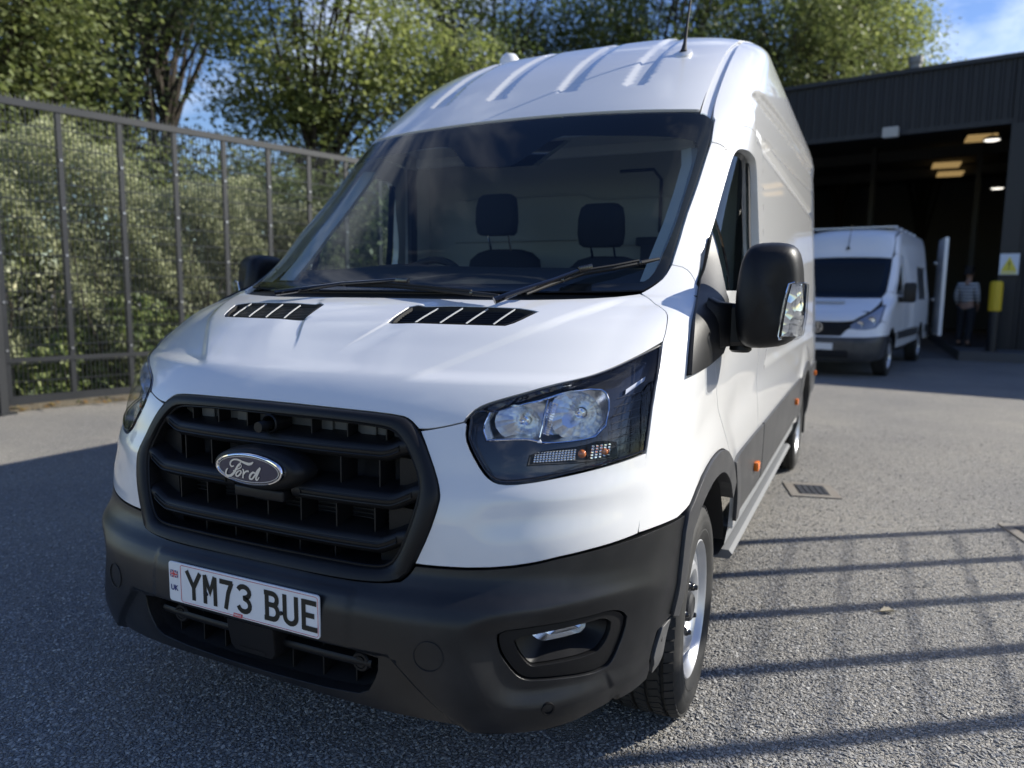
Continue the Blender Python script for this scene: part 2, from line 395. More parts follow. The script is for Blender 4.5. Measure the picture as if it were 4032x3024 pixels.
# loose-topped surface dressing: real chippings near the camera
def chippings():
    rng = np.random.default_rng(5); C = np.array(CAM_LOC[:2]); pts = []
    f2 = np.array([math.sin(YAW), math.cos(YAW)]); r2 = np.array([math.cos(YAW), -math.sin(YAW)])
    P = np.stack([rng.uniform(-4.5, 3.6, 900000), rng.uniform(-2.0, 6.0, 900000)], 1)
    d = P-C; z = d@f2; x = d@r2; dist = np.hypot(z, 1.34); ok = (z > .7) & (np.abs(x) < z*.76+.25) & ~((np.abs(P[:, 0]) < .72) & (P[:, 1] > -.35))
    keep = rng.uniform(0, 1, len(P)) < np.clip((2.6/np.maximum(np.hypot(dist, x), .1))**2.2, .05, 1)*.62
    P = P[ok & keep]; zz = rng.uniform(-.0022, .0018, len(P))
    me = bpy.data.meshes.new('surface_chippings'); me.from_pydata([(float(a), float(b), float(c)) for (a, b), c in zip(P, zz)], [], []); o = bpy.data.objects.new('surface_chippings', me); link(o); tag(o, kind='stuff')
    cm = bpy.data.materials.new('stone_chip'); cm.use_nodes = True; t = cm.node_tree; b = t.nodes['Principled BSDF']; b.inputs['Roughness'].default_value = .75; b.inputs['Specular IOR Level'].default_value = .35
    oi = N(t, 'ShaderNodeObjectInfo'); r = N(t, 'ShaderNodeValToRGB'); e = r.color_ramp.elements; e[0].color = (.19, .187, .18, 1); e[1].color = (.46, .445, .41, 1); q = e.new(.55); q.color = (.29, .283, .268, 1)
    t.links.new(oi.outputs['Random'], r.inputs[0]); t.links.new(r.outputs[0], b.inputs['Base Color'])
    g = bpy.data.node_groups.new('chippings', 'GeometryNodeTree'); g.interface.new_socket('Geometry', in_out='INPUT', socket_type='NodeSocketGeometry'); g.interface.new_socket('Geometry', in_out='OUTPUT', socket_type='NodeSocketGeometry')
    gi_, go_ = N(g, 'NodeGroupInput'), N(g, 'NodeGroupOutput'); ico = N(g, 'GeometryNodeMeshIcoSphere'); ico.inputs['Radius'].default_value = .0064; ico.inputs['Subdivisions'].default_value = 1
    sp = N(g, 'GeometryNodeSetPosition'); rp = N(g, 'FunctionNodeRandomValue', data_type='FLOAT_VECTOR'); rp.inputs['Min'].default_value = (-.0022,)*3; rp.inputs['Max'].default_value = (.0022,)*3; rp.inputs['Seed'].default_value = 3
    smn = N(g, 'GeometryNodeSetMaterial'); smn.inputs['Material'].default_value = cm
    iop = N(g, 'GeometryNodeInstanceOnPoints'); rr = N(g, 'FunctionNodeRandomValue', data_type='FLOAT_VECTOR'); rr.inputs['Min'].default_value = (-.35, -.35, 0); rr.inputs['Max'].default_value = (.35, .35, 6.283)
    rs = N(g, 'FunctionNodeRandomValue', data_type='FLOAT_VECTOR'); rs.inputs['Min'].default_value = (.5, .45, .32); rs.inputs['Max'].default_value = (1.35, 1.0, .62); rs.inputs['Seed'].default_value = 9
    k = g.links.new; k(ico.outputs['Mesh'], sp.inputs['Geometry']); k(rp.outputs['Value'], sp.inputs['Offset']); k(sp.outputs[0], smn.inputs['Geometry']); k(gi_.outputs[0], iop.inputs['Points']); k(smn.outputs[0], iop.inputs['Instance']); k(rr.outputs['Value'], iop.inputs['Rotation']); k(rs.outputs['Value'], iop.inputs['Scale']); k(iop.outputs[0], go_.inputs[0])
    md = o.modifiers.new('chippings', 'NODES'); md.node_group = g
chippings()
# verge of leaf litter and soil along the foot of the fence
vm = mat('verge_soil', (.10, .085, .06), .95, bump=(40, .8, .03), var=(3.0, (.17, .14, .09), .4, .7))
FD = np.array([.263, .965]); FN = np.array([-.965, .263]); F0 = np.array([-6.93, 3.196]); FS = .652; FH = 3.355
def fpt(s, t=0, z=0): p = F0+FD*s+FN*t; return Vector((p[0], p[1], z))
mb = MB(); nn_ = 60; rows = []
rg = random.Random(3)
for i in range(nn_+1):
    s = -6+26*i/nn_; rows.append([fpt(s, -.28+rg.uniform(-.10, .06), .004), fpt(s, -.05, .035+rg.uniform(0, .02)), fpt(s, .8, .10), fpt(s, 14, .5)])
mb.loft(rows, False); tag(mb.build('verge', vm, None, True), kind='structure')
# ------------------------------------------------------------------ steel mesh fences
fm = mat('dark_grey_galvanised_steel', (.014, .016, .019), .5, .0, var=(2.0, (.022, .024, .028), .4, .7))
wm_ = mat('dark_mesh_wire', (.016, .018, .021), .36, .0)
bolt_m = mat('zinc_bolt', (.45, .46, .47), .35, .8)
def fence(label, P0, D, n, sp, H, wv=.0075, wh=.011):
    D = Vector((D[0], D[1], 0)).normalized(); Nn = Vector((D.y, -D.x, 0)); P0 = Vector((P0[0], P0[1], 0)); root = empty('mesh_fence', P0, 0, label, 'fence', 'steel mesh fences round the yard')
    Mx = Matrix((D, Nn, Vector((0, 0, 1)))).transposed().to_3x3()
    mb = MB(); mb.box((0, 0, H/2), (.055, .055, H), Mx); pm = mb.build('post', fm, None, False).data; bpy.data.objects.remove(bpy.data.objects[-1]) if False else None
    first = [o for o in COL.objects if o.data == pm][0]; first.parent = root
    mb = MB()
    for k in range(7): mb.lathe([(0, .016), (.008, .015), (.012, .008), (.012, 0)], 8, 'z', (0, 0, 0)) if False else mb.box(Nn*.032+Vector((0, 0, .12+k*.53)), (.022, .012, .022), Mx)
    bo = mb.build('bolts', bolt_m, first, False, kind='stuff')
    # one bay of twin-wire mesh
    mb = MB(); nv = int(sp/.05)
    for j in range(1, nv+1): mb.box(D*(j*sp/(nv+1)-0)+Nn*.02+Vector((0, 0, H/2)), (wv, wv*.8, H-.1), Mx)
    for j in range(1, int(H/.2)): mb.box(D*sp/2+Nn*.027+Vector((0, 0, .1+j*.2)), (sp-.05, wh*.9, wh), Mx)
    bay = mb.build('mesh_panel', wm_, root, False, kind='stuff', fix=False)
    for k in range(n):
        if k > 0:
            c = first.copy(); COL.objects.link(c); c.parent = root; c.location = D*(sp*k); b2 = bo.copy(); COL.objects.link(b2); b2.parent = c
            if k < n-1: q = bay.copy(); COL.objects.link(q); q.parent = root; q.location = D*(sp*k)
    Ln = sp*(n-1)
    for nm, z, h_ in (('top_rail', H-.03, .075), ('middle_rail', .54, .05), ('bottom_rail', .085, .11)):
        mb = MB(); mb.box(D*Ln/2+Nn*.008+Vector((0, 0, z)), (Ln+.06, .062, h_), Mx); mb.build(nm, fm, root, False)
    mb = MB()
    for k in range(int(Ln/.045)): p = D*(k*.045)+Vector((0, 0, H+.005)); mb.add([p-D*.009, p+D*.009, p+Vector((0, 0, .065)), p+Nn*.004], [(0, 1, 2), (0, 2, 3), (1, 3, 2)])
    mb.build('anti_climb_comb', fm, root, False, kind='stuff', fix=False)
    return root
fence('tall dark steel mesh fence with spiked top rail in front of the hedge', F0-FD*FS*6, FD, 34, FS, FH)
fence('dark steel mesh fence standing on the sunny side of the yard', (4.56, 4.39), (0, -1), 14, .53, 2.86, .0035, .009)
mb = MB(); mb.box((0, 0, .70), (.10, .10, 1.4), bev=.008)
gp = empty('guide_post', (-6.80, 2.30, 0), .26, 'short square steel post standing in front of the tall fence', 'post')
mb.build('post', fm, gp, False); mb = MB(); mb.box((0, 0, 1.405), (.12, .12, .02)); mb.build('cap', fm, gp, False); mb = MB(); mb.box((0, 0, .01), (.2, .2, .02)); mb.build('base_plate', fm, gp, False)
# ------------------------------------------------------------------ foliage
def leaf_mat(name, cols, trans=.35, rough=.5):
    m = bpy.data.materials.new(name); m.use_nodes = True; t = m.node_tree; b = t.nodes['Principled BSDF']; l = t.links.new
    b.inputs['Roughness'].default_value = rough; b.inputs['Specular IOR Level'].default_value = .35
    g = N(t, 'ShaderNodeNewGeometry'); r = N(t, 'ShaderNodeValToRGB'); e = r.color_ramp.elements
    e[0].color = (*cols[0], 1); e[1].color = (*cols[-1], 1)
    for i, c in enumerate(cols[1:-1]): q = e.new((i+1)/(len(cols)-1)); q.color = (*c, 1)
    l(g.outputs['Random Per Island'], r.inputs[0]); l(r.outputs[0], b.inputs['Base Color'])
    tr = N(t, 'ShaderNodeBsdfTranslucent'); hs = N(t, 'ShaderNodeHueSaturation', i_Saturation=1.15, i_Value=1.5); l(r.outputs[0], hs.inputs['Color']); l(hs.outputs[0], tr.inputs[0])
    mx = N(t, 'ShaderNodeMixShader', i_0=trans); out = t.nodes['Material Output']; l(b.outputs[0], mx.inputs[1]); l(tr.outputs[0], mx.inputs[2]); l(mx.outputs[0], out.inputs[0])
    return m
def leaves_mesh(name, C, size, m, parent, rng, up=.35, aspect=.62, bias=(.55, .1, .35)):
    """C: leaf centres; every leaf is a folded rhombus of its own"""
    n = len(C); nr = rng.normal(size=(n, 3)); nr[:, 2] = np.abs(nr[:, 2])+up; nr += np.array(bias); nr /= np.linalg.norm(nr, axis=1)[:, None]
    a = rng.normal(size=(n, 3)); a -= (a*nr).sum(1)[:, None]*nr; a /= np.linalg.norm(a, axis=1)[:, None]; b = np.cross(nr, a); s = (size*rng.uniform(.6, 1.35, n))[:, None]
    v = np.stack([C-a*s*.5, C+b*s*.5*aspect-nr*s*.06, C+a*s*.5, C-b*s*.5*aspect-nr*s*.06], 1).reshape(-1, 3)
    me = bpy.data.meshes.new(name); me.vertices.add(4*n); me.vertices.foreach_set('co', v.ravel()); me.loops.add(4*n); me.loops.foreach_set('vertex_index', np.arange(4*n)); me.polygons.add(n); me.polygons.foreach_set('loop_start', np.arange(0, 4*n, 4)); me.polygons.foreach_set('loop_total', np.full(n, 4)); me.update(calc_edges=True)
    me.materials.append(m); o = bpy.data.objects.new(name, me); link(o, parent); return tag(o, kind='stuff')
bark = mat('tree_bark', (.045, .036, .028), .9, bump=(18, .8, .03))
LM = {'dark': leaf_mat('dark_tree_leaf', [(.045, .065, .024), (.075, .10, .034), (.12, .15, .055)], .28), 'bright': leaf_mat('bright_tree_leaf', [(.135, .165, .06), (.21, .24, .09), (.33, .355, .15)], .38),
      'mid': leaf_mat('mid_tree_leaf', [(.085, .108, .042), (.145, .172, .066), (.245, .27, .12)], .34), 'olive': leaf_mat('olive_shrub_leaf', [(.20, .225, .115), (.31, .335, .175), (.44, .45, .27)], .25), 'ivy': leaf_mat('ivy_leaf', [(.09, .13, .045), (.17, .22, .075), (.34, .38, .15)], .3)}
def tree(label, x, y, h, crown, kind, n, leaf=.14, seed=0, trunk_h=None, group=None, clump=.55):
    """crown: list of (dx, dy, z, rx, ry, rz) lobes"""
    n = int(n*1.35); rng = np.random.default_rng(seed); rd = random.Random(seed); root = empty('tree', (x, y, 0), 0, label, 'tree', group or 'trees beyond the fence and the workshop')
    mb = MB(); zt = trunk_h or h*.45; r0_ = .011*h+.04; ctr = np.array([(c[0], c[1], c[2]) for c in crown])
    P = [Vector((0, 0, 0))]; 
    for k in range(1, 6): P.append(Vector((rd.uniform(-.12, .12)*k*.4, rd.uniform(-.12, .12)*k*.4, zt*k/5)))
    mb.tube(P, [r0_*(1.25 if i == 0 else 1-.09*i) for i in range(6)], 10); top = P[-1]; tips = []
    for c in crown:
        for j in range(5):
            d = Vector(rng.normal(size=3)); d.z = abs(d.z)*.6; d.normalize(); e = Vector((c[0]+d.x*c[3]*.7, c[1]+d.y*c[4]*.7, c[2]+d.z*c[5]*.6)); st_ = P[rd.choice((3, 4, 5))]
            m1 = st_.lerp(e, .45)+Vector((rd.uniform(-.3, .3), rd.uniform(-.3, .3), rd.uniform(0, .5))); mb.tube([st_, m1, e], [r0_*.42, r0_*.25, r0_*.06], 6)
            for q in range(3):
                e2 = m1.lerp(e, rd.uniform(.3, .9)); e3 = e2+Vector(rng.normal(size=3))*.8; mb.tube([e2, e2.lerp(e3, .5)+Vector((0, 0, .1)), e3], [r0_*.10, r0_*.06, r0_*.02], 4, cap=False)
    mb.build('trunk', bark, root, True, fix=False)
    vol = np.array([c[3]*c[4]*c[5] for c in crown])**.8; pr = vol/vol.sum(); ncl = max(30, n//70); ci = rng.choice(len(crown), ncl, p=pr); cc = []
    for i in ci:
        c = crown[i]; d = rng.normal(size=3); d /= np.linalg.norm(d); r_ = rng.uniform(.35, 1)**.5; cc.append([c[0]+d[0]*c[3]*r_, c[1]+d[1]*c[4]*r_, c[2]+d[2]*c[5]*r_])
    cc = np.array(cc); k = rng.integers(0, ncl, n); off = rng.normal(size=(n, 3))*np.array([clump, clump, clump*.62])*rng.uniform(.5, 1.1, (ncl, 1))[k]
    leaves_mesh('crown', cc[k]+off, leaf*.88, LM[kind], root, rng); return root
def crown_of(rx, rz, z, seed, nl=6):
    rd = random.Random(seed); return [(0, 0, z, rx*.75, rx*.75, rz*.8)]+[(rx*.62*math.cos(a+rd.uniform(-.3, .3)), rx*.62*math.sin(a+rd.uniform(-.3, .3)), z+rz*rd.uniform(-.5, .55), rx*rd.uniform(.34, .5), rx*rd.uniform(.34, .5), rz*rd.uniform(.3, .5)) for a in np.linspace(0, 6.28, nl, endpoint=False)]
tree('tall dark green tree at the left edge behind the fence', -13.2, 5.6, 10, crown_of(2.8, 3.6, 6.4, 1, 8)+[(1.0, 1.4, 4.3, 1.1, 1.1, .9), (1.2, -.8, 4.2, 1.1, 1.1, .9), (1.6, .4, 6.2, 1.2, 1.2, 1.4)], 'mid', 23000, .13, 1)
tree('leafy tree just outside the left of the view behind the hedge', -12.0, 2.6, 10, crown_of(2.8, 3.4, 6.0, 2, 7), 'mid', 9000, .14, 2)
tree('bright yellow green tree leaning over the fence beside the van roof', -10.0, 11.2, 10, [(0, 0, 7.0, 2.2, 2.2, 2.6), (-1.0, -.6, 6.2, 1.4, 1.3, 1.6), (.9, .9, 5.6, 1.4, 1.4, 1.3), (1.7, 1.5, 6.6, 1.1, 1.1, .9), (.2, -.5, 9.2, 1.6, 1.6, 1.4), (1.2, 1.0, 8.6, 1.3, 1.3, 1.3), (2.6, 2.2, 6.7, .8, .8, .45), (-.6, -.2, 5.0, 1.0, 1.0, .9)], 'bright', 21000, .14, 3, clump=.42)
tree('slim tree with visible trunk against a gap of blue sky', -16.2, 12.2, 12, crown_of(2.4, 2.4, 9.6, 4, 6), 'dark', 9000, .14, 4, trunk_h=7.0)
tree('dark tree between the fence and the bright tree', -13.6, 9.0, 11, [(0, 0, 8.6, 1.9, 1.9, 1.6), (-.6, -.9, 6.6, 1.4, 1.4, 1.3), (.9, 1.4, 8.2, 1.3, 1.3, 1.3), (-.9, -1.2, 4.9, 1.2, 1.2, 1.0), (.2, .4, 4.2, .9, .9, .8)], 'mid', 13000, .13, 5, trunk_h=5.5)
tree('dark tree with sky showing through it above the van roof', -11.2, 21.5, 15, crown_of(4.2, 4.6, 9.2, 6, 9), 'dark', 20000, .17, 6)
tree('dark broad tree behind the middle of the van roof', -6.2, 25.5, 17, crown_of(4.4, 5.0, 10.4, 7, 9), 'dark', 20000, .18, 7)
tree('sunlit green tree behind the right part of the van roof', -1.9, 29.5, 18, crown_of(4.0, 5.0, 11.0, 8, 9), 'mid', 20000, .18, 8)
tree('large green tree rising over the workshop roof', .1, 33.5, 19, crown_of(3.5, 5.6, 12.4, 9, 9), 'bright', 20000, .19, 9)
tree('thin leafy treetop showing just over the workshop roof', 3.2, 36.0, 12, [(0, 0, 10.6, 1.5, 1.2, .6), (-1.3, 0, 10.9, .9, .9, .7), (1.1, 0, 10.5, .8, .8, .35)], 'bright', 2600, .16, 10, clump=.35)
tree('dark tree filling the gap behind the fence', -9.2, 15.2, 11, crown_of(2.6, 3.2, 5.0, 11, 7), 'dark', 12000, .15, 11)
tree('background tree behind the trees on the left', -20.5, 11.0, 14, crown_of(4.0, 4.2, 7.0, 12, 8), 'dark', 12000, .18, 12)
tree('far background tree behind the yard', -14.5, 30.0, 16, crown_of(5.0, 5.5, 8.5, 13, 8), 'dark', 13000, .20, 13)
# the shrub bank behind the fence
def hedge():
    rng = np.random.default_rng(21); rd = random.Random(21); root = empty('hedge', fpt(0, .9), 0, 'overgrown olive green hedge behind the tall mesh fence', 'hedge'); o = np.array([*root.location])
    def hh(s): return np.interp(s, [-5, -1.2, 0, .7, 1.6, 2.6, 3.6, 4.6, 6, 9], [3.6, 3.45, 3.25, 3.0, 2.85, 2.75, 2.75, 2.45, 2.3, 2.2])
    n = 210000; s = rng.uniform(-4.5, 8.5, n); top = hh(s)+.16*np.sin(s*3.1)+.10*np.sin(s*7.3+1); u = rng.uniform(0, 1, n)
    z = top*(.10+.90*u**.75); edge = .28+.9*(z/top)**2.2*rng.uniform(0, 1, n)+.14*np.sin(s*4.7+z*3.1)+.10*np.sin(s*11+z*6.7); t = edge+np.abs(rng.normal(0, .22, n))
    gap = (np.sin(s*2.3+1.2*np.sin(z*2.2))+np.sin(z*3.7+s*1.3) < -.45) & (z < 1.75); keep = ~gap | (rng.uniform(0, 1, n) < .25)
    C = np.stack([F0[0]+FD[0]*s+FN[0]*t, F0[1]+FD[1]*s+FN[1]*t, z], 1)[keep]-o
    leaves_mesh('foliage', C, .050, LM['olive'], root, rng, up=.1, aspect=.5, bias=(1.3, .1, .5))
    m2 = 14000; s = rng.uniform(-4, 8, m2); z = rng.uniform(.03, 1.15, m2)**1.1*(.75+.35*np.sin(s*1.9)); t = .16+.25*rng.uniform(0, 1, m2)+.10*np.sin(s*6); C = np.stack([F0[0]+FD[0]*s+FN[0]*t, F0[1]+FD[1]*s+FN[1]*t, z], 1)-o
    leaves_mesh('ivy_foliage', C, .085, LM['ivy'], root, rng, up=.1, aspect=.8, bias=(1.2, 0, .5))
    mb = MB()
    for k in range(170):
        s = rd.uniform(-4, 8); t = rd.uniform(.3, .9); p = fpt(s, t, .0)-root.location; e = fpt(s+rd.uniform(-.6, .6), t+rd.uniform(-.35, .3), float(hh(s))*rd.uniform(.5, 1.02))-root.location; m_ = p.lerp(e, .5)+Vector((rd.uniform(-.2, .2), rd.uniform(-.2, .2), 0)); mb.tube([p, m_, e], [.014, .009, .003], 5, cap=False)
    tag(mb.build('stems', bark, root, True, fix=False), kind='stuff')
hedge()
def shrub(label, x, y, rx, ry, h, kind, n, seed):
    rng = np.random.default_rng(seed); root = empty('shrub', (x, y, 0), 0, label, 'shrub', 'shrubs under the trees'); ncl = 90
    cc = np.stack([rng.uniform(-1, 1, ncl)*rx, rng.uniform(-1, 1, ncl)*ry, rng.uniform(.05, 1, ncl)**.8*h], 1); k = rng.integers(0, ncl, n); off = rng.normal(size=(n, 3))*[.42, .42, .34]; C = cc[k]+off; C = C[C[:, 2] > .02]
    leaves_mesh('foliage', C, .12, LM[kind], root, rng)
    mb = MB()
    for q in cc[::3]: mb.tube([(q[0]*.3, q[1]*.3, 0), (q[0]*.8, q[1]*.8, q[2]*.6), q], [.03, .02, .006], 5, cap=False)
    tag(mb.build('stems', bark, root, True, fix=False), kind='stuff')
shrub('dark shrub under the trees behind the far end of the hedge', -7.6, 9.6, 1.6, 2.6, 3.2, 'dark', 16000, 31)
shrub('dark undergrowth at the foot of the bright tree', -11.0, 9.2, 1.8, 2.6, 4.0, 'mid', 16000, 32)
shrub('deep green undergrowth behind the left half of the hedge', -10.6, 4.4, 1.4, 3.2, 3.8, 'mid', 18000, 33)
shrub('undergrowth beyond the end of the fence behind the van', -7.0, 15.5, 2.6, 2.6, 4.2, 'dark', 14000, 34)
shrub('tall undergrowth far behind the fence', -14.5, 15.5, 2.4, 3.6, 5.0, 'dark', 16000, 35)
# fallen leaves along the fence
rng = np.random.default_rng(8); n = 900; s = rng.uniform(-4, 9, n); t = -np.abs(rng.normal(0, .28, n))+.1
C = np.stack([F0[0]+FD[0]*s+FN[0]*t, F0[1]+FD[1]*s+FN[1]*t, np.full(n, .03)+rng.uniform(0, .02, n)], 1)
leaves_mesh('leaf_litter', C, .06, leaf_mat('dry_leaf', [(.10, .055, .02), (.20, .12, .04), (.07, .09, .03)], .1), None, rng, up=3.0)
# ------------------------------------------------------------------ workshop building
clad = mat('charcoal_cladding', (.009, .010, .013), .5, .0, var=(1.2, (.012, .013, .016), .4, .7))
trim_m = mat('charcoal_trim', (.012, .013, .016), .45)
inner_m = mat('workshop_inner_wall', (.10, .10, .095), .8)
BA = Vector((-.754, 18.314, 0)); BD = Vector((.984, -.178, 0)).normalized(); BN = Vector((.178, .984, 0)).normalized()
def bp_(s, t, z): return BA+BD*s+BN*t+Vector((0, 0, z))
def bloc(s, t, z): return BD*s+BN*t+Vector((0, 0, z))
bld = empty('workshop_building', BA, 0, 'large charcoal clad workshop with a wide open doorway', 'building')
def cladding(s0, s1, z0, z1, name='cladding_sheet', t0=0):
    k = int((s1-s0)/.2); cv = []
    for i in range(k+1):
        b_ = s0+i*.2
        for ds, dt in ((0, 0), (.11, 0), (.13, -.032), (.18, -.032)): cv.append((min(b_+ds, s1), t0+dt))
    mb = MB(); mb.loft([[bloc(s, t, z) for s, t in cv] for z in (z0, z1)], False); return mb.build(name, clad, bld, False, fix=False)
SJ = 4.80; SL = -3.0; HO = 5.13; HB = 6.5
cladding(-9.0, SL, 0, HB); cladding(SL, SJ, HO, HB); cladding(SJ+.34, 17, 0, HB); cladding(SJ, SJ+.34, HO, HB)
def bbox(name, s, t, z, d, m, par=None, bev=0): mb = MB(); mb.box(bloc(s, t, z), d, Matrix((BD, BN, Vector((0, 0, 1)))).transposed().to_3x3(), bev); return mb.build(name, m, par or bld, False)
bbox('door_jamb', SJ+.17, .10, HO/2, (.34, .30, HO), trim_m); bbox('door_jamb', SL-.1, .10, HO/2, (.2, .30, HO), trim_m); bbox('lintel', (SJ+SL)/2, .10, HO+.06, (SJ-SL, .26, .12), trim_m)
bbox('coping', 4, .06, HB+.05, (26.2, .3, .10), trim_m)
bbox('roof_sheet', 4, 9.2, HB-.05, (26, 18, .08), inner_m); bbox('side_wall', -9.05, 9.2, HB/2, (.1, 18.2, HB), clad); bbox('side_wall', 17.05, 9.2, HB/2, (.1, 18.2, HB), clad); bbox('rear_wall', 4, 18.2, HB/2, (26, .1, HB), inner_m)
bbox('inner_wall', SL-3, .3, HB/2, (5.8, .08, HB), inner_m); bbox('inner_wall', SJ+6.4, .3, HB/2, (12.0, .08, HB), inner_m)
for s_ in (0.5, 3.6, 6.6): bbox('roof_column', s_, 8.5, HB/2, (.16, .16, HB-.2), inner_m)
for t_ in (4.5, 9, 13.5): bbox('roof_beam', 4, t_, HB-.35, (25.8, .18, .35), inner_m)
mb = MB(); mb.prism([(3.22, 16.2, 0), (9.5, 15.2, 0), (9.5, 26, 0), (3.22, 26, 0)], (0, 0, .20)); tag(mb.build('workshop_step', mat('step_concrete', (.10, .10, .10), .85, bump=(30, .4, .01)), None, False), kind='structure')
lit = mat('rooflight_glow', (.8, .6, .3), .5, emis=((1.0, .66, .26), .17)); lamp = mat('lamp_glow', (1, 1, 1), .5, emis=((1, .95, .85), 1.0))
for (px, py_2, pz_2) in ((3.55, 28.6, 6.0), (3.85, 30.8, 6.0)):
    p = Vector((px, py_2, pz_2)); mb = MB(); mb.box(p-bld.location+Vector((0, 0, .0)), (.85, 1.0, .06)); mb.build('rooflight', lit, bld, False)
mb = MB(); mb.box(Vector((4.05, 23.8, 6.0))-bld.location, (.75, .9, .06)); mb.build('rooflight', lit, bld, False)
def lampthing(x, y, z, lab):
    r = empty('workshop_lamp', (x, y, z), 0, lab, 'lamp', 'lamps hanging in the workshop'); mb = MB(); mb.lathe([(.10, .04), (.10, .10), (.02, .22), (0, .22)], 20, 'z'); mb.build('shade', trim_m, r); mb = MB(); mb.lathe([(.0, .19), (-.02, .15), (-.03, 0)], 20, 'z'); mb.build('lamp_disc', lamp, r); mb = MB(); mb.tube([(0, 0, .1), (0, 0, HB-z-.1)], .012, 6); mb.build('cord', trim_m, r)
lampthing(4.03, 21.1, 5.45, 'round white lamp hanging high inside the workshop doorway'); lampthing(4.98, 27.2, 4.95, 'smaller white lamp hanging deep inside the workshop beside the right jamb')
fl_ = empty('floodlight', (1.622, 17.70, 5.17), -.18, 'pale box floodlight fixed over the workshop doorway', 'lamp')
mb = MB(); mb.box((0, -.08, 0), (.34, .20, .22), bev=.02); mb.build('housing', mat('pale_grey_metal', (.42, .42, .40), .5), fl_, False); mb = MB(); mb.box((0, .07, .0), (.06, .14, .08)); mb.build('bracket', trim_m, fl_, False); mb = MB(); mb.box((0, -.10, -.115), (.30, .16, .012)); mb.build('lamp_glass', M['trim_pale'], fl_, False)
fu = empty('flue_pipe', (2.14, 21.7, HB), 0, 'grey metal flue pipe rising from the workshop roof', 'pipe'); mb = MB(); mb.lathe([(-.3, .15), (1.25, .15), (1.25, .19), (1.42, .19), (1.45, .0)], 20, 'z'); mb.build('pipe', mat('weathered_zinc', (.20, .20, .19), .5, .4), fu, angle=30)
mb = MB(); mb.lathe([(.0, .24), (.06, .2), (.08, .16)], 20, 'z'); mb.build('collar', trim_m, fu)
# ------------------------------------------------------------------ the main van: free-form body
def van_disp(p):
    x, y, z = np.abs(p[..., 0]), p[..., 1], p[..., 2]; d = np.zeros_like(x)
    # bonnet: raised centre with soft creases
    zh = sstep(z, 1.112, 1.150)*(1-sstep(z, 1.315, 1.335))
    edge = .42+(z-1.15)*1.9
    d += -.008*zh*sstep(x-edge, -.022, .022)*(1-sstep(x, .80, .92))
    cr = .085+(z-1.186)*.95
    d += -.0042*sstep(z, 1.165, 1.24)*(1-sstep(z, 1.30, 1.32))*sstep(x-cr, 0, .011)*(1-sstep(x-cr, .012, .12))
    # roof channels
    for a, b in ((.136, .207), (.438, .512)):
        d += -.009*sstep(x, a-.004, a+.004)*(1-sstep(x, b-.004, b+.004))*sstep(z, 2.200, 2.214)*(y < 4.9)
    # flank: swaged recesses
    side = sstep(y, .9, 1.1)*(z > .9)
    c1 = np.interp(y, [1.0, 1.06, 1.13, 1.22, 1.40, 1.8, 2.25, 2.7, 3.6, 5], [2.06, 2.17, 2.225, 2.25, 2.268, 2.305, 2.338, 2.367, 2.425, 2.46])
    d += -.016*sstep(c1-z, .0, .030)*sstep(y, 1.06, 1.12)*(z > 1.8)*1.0*sstep(z, 1.98, 2.06)
    d += -.016*(z <= 2.06)*sstep(y, 1.27, 1.29)*sstep(z, 1.0, 1.06)
    c2 = np.interp(y, [1.13, 1.4, 2.0, 2.65, 5], [2.212, 2.215, 2.255, 2.29, 2.40])
    d += -.011*(1-sstep(np.abs(z-c2), .002, .014))*sstep(y, 1.15, 1.19)
    c3 = np.interp(y, [1.49, 2, 3.1, 5], [2.075, 2.10, 2.155, 2.25])
    d += -.010*(1-sstep(np.abs(z-c3), .002, .012))*sstep(y, 1.48, 1.53)
    # flank: concave band above the moulding and a waist crease
    sd = sstep(y, .12, .5)*(x > .85)
    d += -.008*sd*np.exp(-((z-.93-.05*np.clip(y, 0, 1.2))/.085)**2)
    d += .003*sd*np.exp(-((z-1.13)/.05)**2)
    # flare round the front and rear wheel openings
    for yc in (0.0, 3.75):
        r = np.hypot(y-yc, (z-.30)*1.0); d += .012*(1-sstep(r, .55, .70))*(x > .9)
    # white corner below the headlight: soft swage
    fr = (y < -.3)
    d += -.005*fr*np.exp(-((z-.80-.10*(x-.6))/.045)**2)*sstep(x, .56, .68)*(1-sstep(x, .90, .97))
    # bumper: pocket round the fog lamp
    zc, xc = .492, .822
    q = ((np.abs(z-zc-.10*(x-xc))/.112)**4+(np.abs((x-xc)+.35*(z-zc))/.175)**4)**.25
    d += -.024*fr*(1-sstep(q, .70, 1.16))*(z < .66)*(1-.5*sstep(x, .80, .97))
    # bumper: lower valance set back
    xe = .585-(z-.33)*.95
    d += -.016*fr*(1-sstep(x-xe, -.012, .012))*(1-sstep(z, .474, .490))
    # pad behind the number plate
    d += .005*fr*(1-sstep(x, .325, .345))*sstep(z, .484, .494)*(1-sstep(z, .612, .63))
    return d
